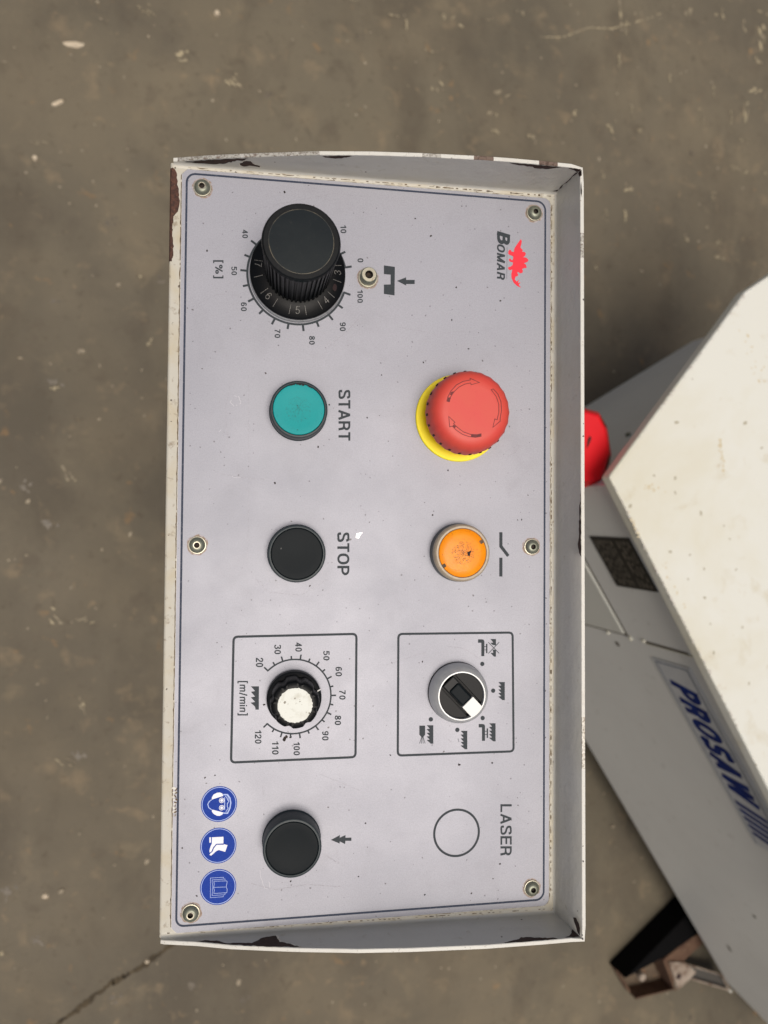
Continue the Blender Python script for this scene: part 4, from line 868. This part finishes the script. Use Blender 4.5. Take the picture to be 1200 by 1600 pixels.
# ---- large knob
hK = 45.0; ct = P(471.3, 377.6, hK); cb = P(466.3, 423, 7); print('knob axis', ct, cb, cK1)
ck = (cK1.x + .5, cK1.y - .0); ck = ((ct.x + cb.x + cK1.x) / 3, (ct.y + cb.y + cK1.y) / 3)
mb = MB(); mb.lathe(ck, [(24.3, 0), (24.2, 3.4), (23.9, 4.2), (23.5, 4.5)], 120); kb = mb.build('large_knob', M['silver'], box, smooth=35, label='large black numbered dial knob')
mb = MB(); mb.lathe(ck, [(24.0, 4.0), (23.9, 5.2), (23.2, 5.9), (17, 8.0), (12, 8.2)], 120); sk = mb.build('dial_skirt', M['black_deep'], kb, smooth=35)
def skirt_z(r): return 5.9 + (23.2 - r) / 6.2 * 2.1 + .08
def sk_pt(r, a): return (ck[0] + r * math.cos(a), ck[1] + r * math.sin(a), skirt_z(r))
mb = MB(); a_down = -math.pi / 2
for k in range(16):
    a = a_down + math.radians(11.25 + 22.5 * k + 0.0); r0, r1 = 17.8, 22.2; d = Vector((-math.sin(a), math.cos(a), 0)) * .11
    A, B2_ = Vector(sk_pt(r0, a)), Vector(sk_pt(r1, a)); mb.add([A - d, B2_ - d, B2_ + d, A + d], [(0, 1, 2, 3)])
mb.build('dial_marking', M['engrave'], kb)
for s_, deg in (('5', 0), ('4', 45), ('3', 91), ('6', -47), ('7', -95), ('2', 136), ('8', -141), ('1', 180)):
    a = a_down + math.radians(deg); vs, fs, asp = text_mesh(s_, .085); mb = MB(); hh = 3.5; ww = hh * asp * 1.05
    ur = Vector((-math.sin(a), math.cos(a), 0)); uo = Vector((math.cos(a), math.sin(a), 0)); out = []
    for x, y, q_ in vs:
        rr = 21.6 - y * hh; p = Vector((ck[0], ck[1], 0)) + uo * rr + ur * ((x - .5) * ww); p.z = skirt_z(min(rr, 23)) + .02 + q_; out.append(p)
    mb.add(out, fs); mb.build('dial_number', M['engrave'], kb)
mb = MB(); q = Vector((ck[0], ck[1])) + Vector((math.cos(a_down + math.radians(68)), math.sin(a_down + math.radians(68)))) * 19.8
pts = [(q.x + 1.1 * math.cos(i * math.pi / 8), q.y + 1.9 * math.sin(i * math.pi / 8), skirt_z(20) + .3) for i in range(16)]; mb.flat(pts); mb.build('oval_pit', M['notch'], kb)
NT = 46
def knurl(a, k):
    if k > 3: return 1
    t = (a * NT / (2 * math.pi)) % 1; return 1 - .052 * (1 if .30 < t < .85 else 0)
mb = MB(); mb.lathe(ck, [(16.5, 8), (16.9, 20), (17.4, 36), (17.8, hK - 2.4), (17.9, hK - 1.6), (17.5, hK - .5), (16.9, hK), (14.75, hK), (14.6, hK - .3)], NT * 10, rf=knurl); gp = mb.build('grip', M['black'], kb, smooth=30)
mb = MB(); mb.lathe(ck, [(14.55, hK - .35), (14.5, hK - .02), (10, hK + .02), (0, hK + .02)], 96); mb.build('cap_disc', M['cap_disc'], gp, smooth=40)
mb = MB(); mb.lathe(ck, [(14.72, hK + .02), (14.48, hK + .03)], 96); mb.build('cap_line', M['gold'], gp)

# ---- small fluted knob
hk = 17.5; ct = P(460.8, 1103.6, hk); cb = P(460, 1091.2, 4.5); c = ((ct.x + cK2.x + cb.x) / 3, (ct.y + cK2.y + cb.y) / 3); print('knob2', ct, cb, cK2)
mb = MB(); mb.lathe(c, [(13.6, 0), (13.7, 3.2), (13.5, 4.2), (12.9, 4.6), (9, 5.0)], 96); k2 = mb.build('small_knob', M['black'], box, smooth=35, label='small fluted black knob with a flaking white cap')
def flute(a, k):
    t = math.cos((a + .25) * 8); return 1 - .085 * max(0, t) ** 1.5 if k > 0 else 1 - .085 * max(0, t) ** 1.5
mb = MB(); mb.lathe(c, [(12.1, 4.8), (12.0, 12), (11.7, hk - 2), (11.2, hk - .7), (10.6, hk - .2), (8.6, hk), (0, hk)], 192, rf=lambda a, k: flute(a, k) if k < 5 else 1); fg = mb.build('fluted_grip', M['black_deep'], k2, smooth=35)
mb = MB(); pts = ragged(c, 8.3, 8.3, 0, 60, .025, 0, 8); lo = [(p[0], p[1], hk - .1) for p in pts]; hi = [(p[0], p[1], hk + .3) for p in pts]; n = len(lo); mb.v += lo + hi
for i in range(n): mb.face((i, (i + 1) % n, n + (i + 1) % n, n + i))
mb.face(range(n, 2 * n)); mb.build('white_cap', M['white_cap'], fg)
mb = MB(); A, Bp = P(495, 1080.5, 4.8), P(500.5, 1077, 4.3); mb.stroke([A, Bp], .55, 4.85); mb.build('pointer_mark', M['white'], k2)

# ---- selector switch
hs = 10.5; ct = P(721, 1086.6, hs); cb = P(715, 1082, 0); print('selector', ct, cb); c = ((ct.x * .6 + cb.x * .4), (ct.y * .6 + cb.y * .4))
mb = MB(); mb.lathe(c, [(15.3, 0), (15.35, 2), (15.1, 5), (14.5, 7.6), (13.3, 9.6), (12.3, hs), (11.75, hs), (11.6, hs - .4), (11.5, hs - 2.5)], 96); se = mb.build('selector_switch', M['silver'], box, smooth=38, label='silver ringed black selector switch with a white pointer tip')
mb = MB(); mb.lathe(c, [(15.5, 0), (15.5, 1.3), (15.2, 1.5)], 96); mb.build('gasket', M['black_deep'], se, smooth=35)
mb = MB(); mb.lathe(c, [(11.5, 6.0), (0, 6.0)], 96); mb.build('well', M['black_deep'], se)
pa, pb = P(704, 1066, hs), P(747, 1112, hs); ax = Vector((pb.x - pa.x, pb.y - pa.y, 0)).normalized(); ay = Vector((-ax.y, ax.x, 0)); C3 = Vector((c[0], c[1], 0))
bw = 3.75
def bar(x0, x1, z0, z1, w): 
    m_ = MB(); m_.box(C3 + ax * ((x0 + x1) / 2) + Vector((0, 0, (z0 + z1) / 2)), ((x1 - x0) / 2, w, (z1 - z0) / 2), (ax, ay, Vector((0, 0, 1)))); return m_
bar(-10.4, 4.0, 6, 10.2, bw).build('handle', M['black'], se, bevel=.5)
bar(-6.4, 3.9, 9, 11.4, bw - .5).build('finger_grip', M['blackcap'], se, bevel=.9).data
for sgn in (-1, 1):
    m_ = MB(); n = 14; pts = []
    for i in range(n + 1):
        a = math.acos(min(1, (bw + 1.2) / 11.4)); t = -a + 2 * a * i / n; pts.append((C3 + (ay * sgn * math.cos(t) + ax * math.sin(t)) * 11.4))
    m_.prism([(p.x, p.y) for p in pts], 6.0, 8.6); m_.build('shoulder', M['black_deep'], se, bevel=.4)
m_ = MB(); pts = []
a = math.asin(bw / 11.8)
for i in range(9): t = -a + 2 * a * i / 8; pts.append(C3 + (ax * math.cos(t) + ay * math.sin(t)) * 11.8)
pts += [C3 + ax * 3.9 + ay * bw, C3 + ax * 3.9 - ay * bw]
m_.prism([(p.x, p.y) for p in pts], 6, 11.8); m_.build('pointer_tip', M['white'], se, bevel=.3)

# ---- chipped paint and wear
def on_wall(pts, p0, n, name, m='rust', off=.12, jit=.35, seed=0, edge=False):
    rnd = random.Random(seed); q = [PW(u, v, p0, n) for u, v in pts]; out = []
    for a, b in zip(q, q[1:] + q[:1]):
        k = max(1, int((b - a).length / 1.3))
        for i in range(k):
            p = a.lerp(b, i / k)
            if 0 < i: p = p + Vector((rnd.uniform(-jit, jit), rnd.uniform(-jit, jit), rnd.uniform(-jit, jit)))
            p -= n * (p - p0).dot(n)                       # back on the sheet
            out.append(p - n * off)
    if edge:
        cc = sum(out, Vector()) / len(out); e2_ = [cc + (p - cc) * 1.04 + (p - cc).normalized() * .35 + n * (off * .4) for p in out]
        mb = MB(); mb.flat(e2_); mb.build('paint_edge', M['paint_edge'], box)
    mb = MB(); mb.flat(out); mb.build(name, M[m], box)
nRw = Vector((HR, 0, -(ctr.x - RB))).normalized(); pR = Vector((RB, 0, 0))
c4b = ((240, 235), 4.615)
on_wall(crop(*c4b, [(225, 82), (400, 66), (620, 58), (685, 56), (640, 74), (600, 70), (560, 86), (545, 82), (520, 93), (430, 98), (300, 90)]), TW0, nT, 'chipped_patch', seed=1)
on_wall(crop(*c4b, [(620, 92), (650, 77), (700, 76), (715, 95), (768, 112), (765, 120), (720, 112), (690, 108), (650, 115), (625, 105)]), TW0, nT, 'chipped_patch', seed=2, edge=True)
on_wall(crop((250, 230), 3.4286, [(870, 47), (1030, 45), (1000, 54), (940, 60), (885, 54)]), TW0, nT, 'chipped_patch', seed=3)
on_wall(crop(*c2, [(740, 82), (880, 94), (1020, 104), (950, 116), (890, 113), (850, 102), (780, 93)]), TW0, nT, 'chipped_patch', seed=4)
c6 = ((840, 235), 8.65)
on_wall(crop(*c6, [(415, 238), (588, 248), (575, 275), (530, 288), (490, 262)]), TW0, nT, 'chipped_patch', seed=5)
on_wall(crop(*c6, [(596, 260), (600, 340), (570, 356), (552, 312), (565, 285)]), pR, nRw, 'chipped_patch', seed=6)
on_wall(crop(*c6, [(560, 290), (500, 330), (450, 380), (395, 432), (345, 462), (318, 505), (262, 550), (200, 548), (285, 525), (325, 470), (400, 415), (470, 345), (520, 296)]), TW0, nT, 'weld_crack', 'rust', .2, .25, 7)
on_wall(crop(*c6, [(598, 420), (604, 650), (592, 600), (584, 540), (586, 470)]), pR, nRw, 'chipped_patch', seed=8)
on_wall([(907.8, 765), (908.6, 870), (905.5, 865), (903, 850), (905, 835), (905.5, 790)], pR, nRw, 'chipped_patch', seed=9)
c5 = ((240, 1400), 3.75)
on_wall(crop(*c5, [(250, 266), (300, 260), (370, 262), (430, 279), (500, 275), (575, 277), (640, 245), (715, 233), (738, 270), (800, 280), (856, 300), (700, 298), (450, 286)]), BW0, nB, 'chipped_patch', seed=10, edge=True)
on_wall([(787, 1473), (811, 1467.5), (814, 1464.5), (868, 1466), (872, 1467.5), (840, 1470), (790, 1474)], BW0, nB, 'chipped_patch', seed=11)
c7 = ((840, 1330), 10)
on_wall(crop(*c7, [(425, 1345), (490, 1330), (530, 1280), (550, 1200), (605, 1240), (640, 1290), (655, 1335), (560, 1348)]), BW0, nB, 'chipped_patch', seed=12)
on_wall(crop(*c7, [(560, 1035), (605, 1040), (650, 1130), (664, 1200), (660, 1320), (620, 1250), (592, 1150)]), pR, nRw, 'chipped_patch', seed=13)
on_wall(crop(*c7, [(320, 870), (345, 905), (430, 1010), (545, 1170), (540, 1200), (420, 1030), (330, 930)]), BW0, nB, 'weld_line', 'grime', .2, .15, 14)
zl = Vector((0, 0, Z0)); up_ = Vector((0, 0, -1))
lc = crop((250, 230), 3.4286, [(66, 108), (80, 118), (92, 150), (92, 200), (100, 240), (105, 300), (96, 345), (72, 372), (64, 430), (70, 500), (71, 560), (66, 596), (56, 600), (56, 500), (58, 400), (60, 250), (62, 130)])
on_wall(lc, zl, up_, 'chipped_patch', 'rust_lit', .12, .4, 15)
mb = MB(); y0, y1 = P(262, 262, Z0).y, P(262, 408, Z0).y
mb.add([(LX - .08, y0, Z0 - 1.2), (LX + .35, y0, Z0 - .3), (LX + .7, y0, Z0 + .02), (LX + 1.5, y0, Z0 + .1), (LX - .08, y1, Z0 - 1.2), (LX + .35, y1, Z0 - .3), (LX + .7, y1, Z0 + .02), (LX + 1.5, y1, Z0 + .1), (LX - .08, y0, Z0 - 12), (LX - .08, y1, Z0 - 12)], [(0, 1, 5, 4), (1, 2, 6, 5), (2, 3, 7, 6), (8, 0, 4, 9)])
mb.build('bare_edge', M['rust_lit'], box)
# knocked plate edge near the blue signs
mb = MB(); rc = random.Random(21)
for v in range(1232, 1276, 6):
    q = P(272.5 + rc.uniform(-1, 1), v, .1); mb.flat(ragged((q.x, q.y), rc.uniform(.3, .9), rc.uniform(.5, 1.2), rc.uniform(0, 3), 8, .4, .09 + rc.uniform(0, .04), v))
mb.build('plate_nick', M['plate_cut'], plate, kind='stuff')
mb = MB()
for v in range(1234, 1276, 5):
    q = P(274.5 + rc.uniform(-1, 1), v, .1); mb.flat(ragged((q.x, q.y), rc.uniform(.2, .5), rc.uniform(.4, 1.0), rc.uniform(0, 3), 8, .4, .15, v))
mb.build('plate_nick_dirt', M['grime'], plate, kind='stuff')
# nicks, specks and scratches
mb = MB(); q = P(561, 836, ZP); mb.flat([P(u, v, .05) for u, v in ((556, 840), (557, 834), (560, 833), (566.5, 832), (563, 836), (560.5, 841))]); mb.build('bare_nick', M['glint'], plate)
mb = MB()
for u, v, r in ((444.5, 300.2, 1.0), (441.5, 349, 0), (323.5, 391.5, .7), (673, 368.8, .8), (497, 698.5, .7), (445, 1155, 1.5), (448, 1151, .9), (454, 1152, .8), (413, 1101, .8), (429.5, 754.5, .8), (415, 583, .6), (726, 1145, .5), (717.5, 1194.7, .9), (769, 1192, .7), (660, 1034, .6), (736.5, 1396, .6), (663.5, 1398, .6), (781, 1349.7, .7), (770.5, 1373, .5), (320.5, 1215, .6), (336, 1211.5, .5), (307.5, 1400, .7), (284.5, 1325, .5), (454, 1377, .6), (560, 1369.5, .5), (571, 1286.5, .6), (610, 1180, .5), (700, 735, .6), (514.5, 632.5, .6), (573.7, 652.5, .6), (596, 586, .5), (661.5, 566, .6), (782, 470, .7), (713, 449, .7), (649, 341.5, .6), (706, 500, .6), (732, 545, .6), (815, 812, .6), (809, 812.5, .4), (676, 804.6, .6), (484, 915.5, .6)):
    if r: c_ = P(u, v, .05); mb.flat(ragged((c_.x, c_.y), r * .62, r * .85, v * 1.3, 9, .35, .05, int(u + v)))
mb.build('dark_speck', M['hole'], plate, kind='stuff')
mb = MB()
for pts, w in (([(508, 546), (528, 530), (548, 512), (570, 487)], .12), ([(778, 708), (795, 703), (812, 695), (806, 706), (790, 716)], .1), ([(640, 808), (660, 794)], .12), ([(342, 740), (370, 745), (395, 748), (432, 750)], .12), ([(382, 330), (520, 302), (575, 308)], .1), ([(388, 580), (389, 760), (386, 900)], .08),
               ([(395, 900), (420, 925), (470, 930), (520, 900)], .12), ([(525, 1325), (530, 1350), (510, 1337)], .12), ([(508, 1335), (531, 1350)], .14), ([(390, 1380), (430, 1390), (480, 1382), (545, 1386)], .16), ([(410, 1229), (413, 1248)], .12), ([(700, 1010), (720, 1012), (740, 1022), (752, 1032)], .12), ([(700, 1155), (708, 1162)], .2), ([(600, 1040), (650, 1024), (670, 1018)], .1),
               ([(500, 1210), (530, 1222), (570, 1238)], .1), ([(805, 1275), (825, 1288)], .1), ([(560, 790), (572, 800), (570, 830)], .1), ([(360, 600), (352, 640), (356, 700)], .1), ([(620, 510), (680, 522), (740, 516)], .1), ([(590, 900), (640, 960)], .08), ([(300, 480), (340, 460), (380, 462)], .08)):
    q = []
    for a, b in zip(pts, pts[1:]):
        for i in range(6): t = i / 6; q.append(P(a[0] + (b[0] - a[0]) * t + random.uniform(-.4, .4), a[1] + (b[1] - a[1]) * t + random.uniform(-.4, .4), .045))
    mb.stroke(q, w)
mb.build('fine_scratch', M['scratch'], plate, kind='stuff')
mb = MB()
for pts in ([(365, 618), (374, 620), (376, 630), (366, 635), (360, 628), (365, 618)], [(405, 1355), (408, 1372), (414, 1388), (422, 1388), (420, 1374)], [(348, 670), (340, 676)], [(444, 760), (452, 765)], [(362, 745), (380, 747)]):
    q = []
    for a, b in zip(pts, pts[1:]):
        for i in range(4): t = i / 4; q.append(P(a[0] + (b[0] - a[0]) * t + random.uniform(-.6, .6), a[1] + (b[1] - a[1]) * t + random.uniform(-.6, .6), .05))
    for i in range(len(q) - 1):
        if random.random() < .7: mb.stroke(q[i:i + 2], .2)
mb.build('pale_scuff', M['pale_mark'], plate, kind='stuff')
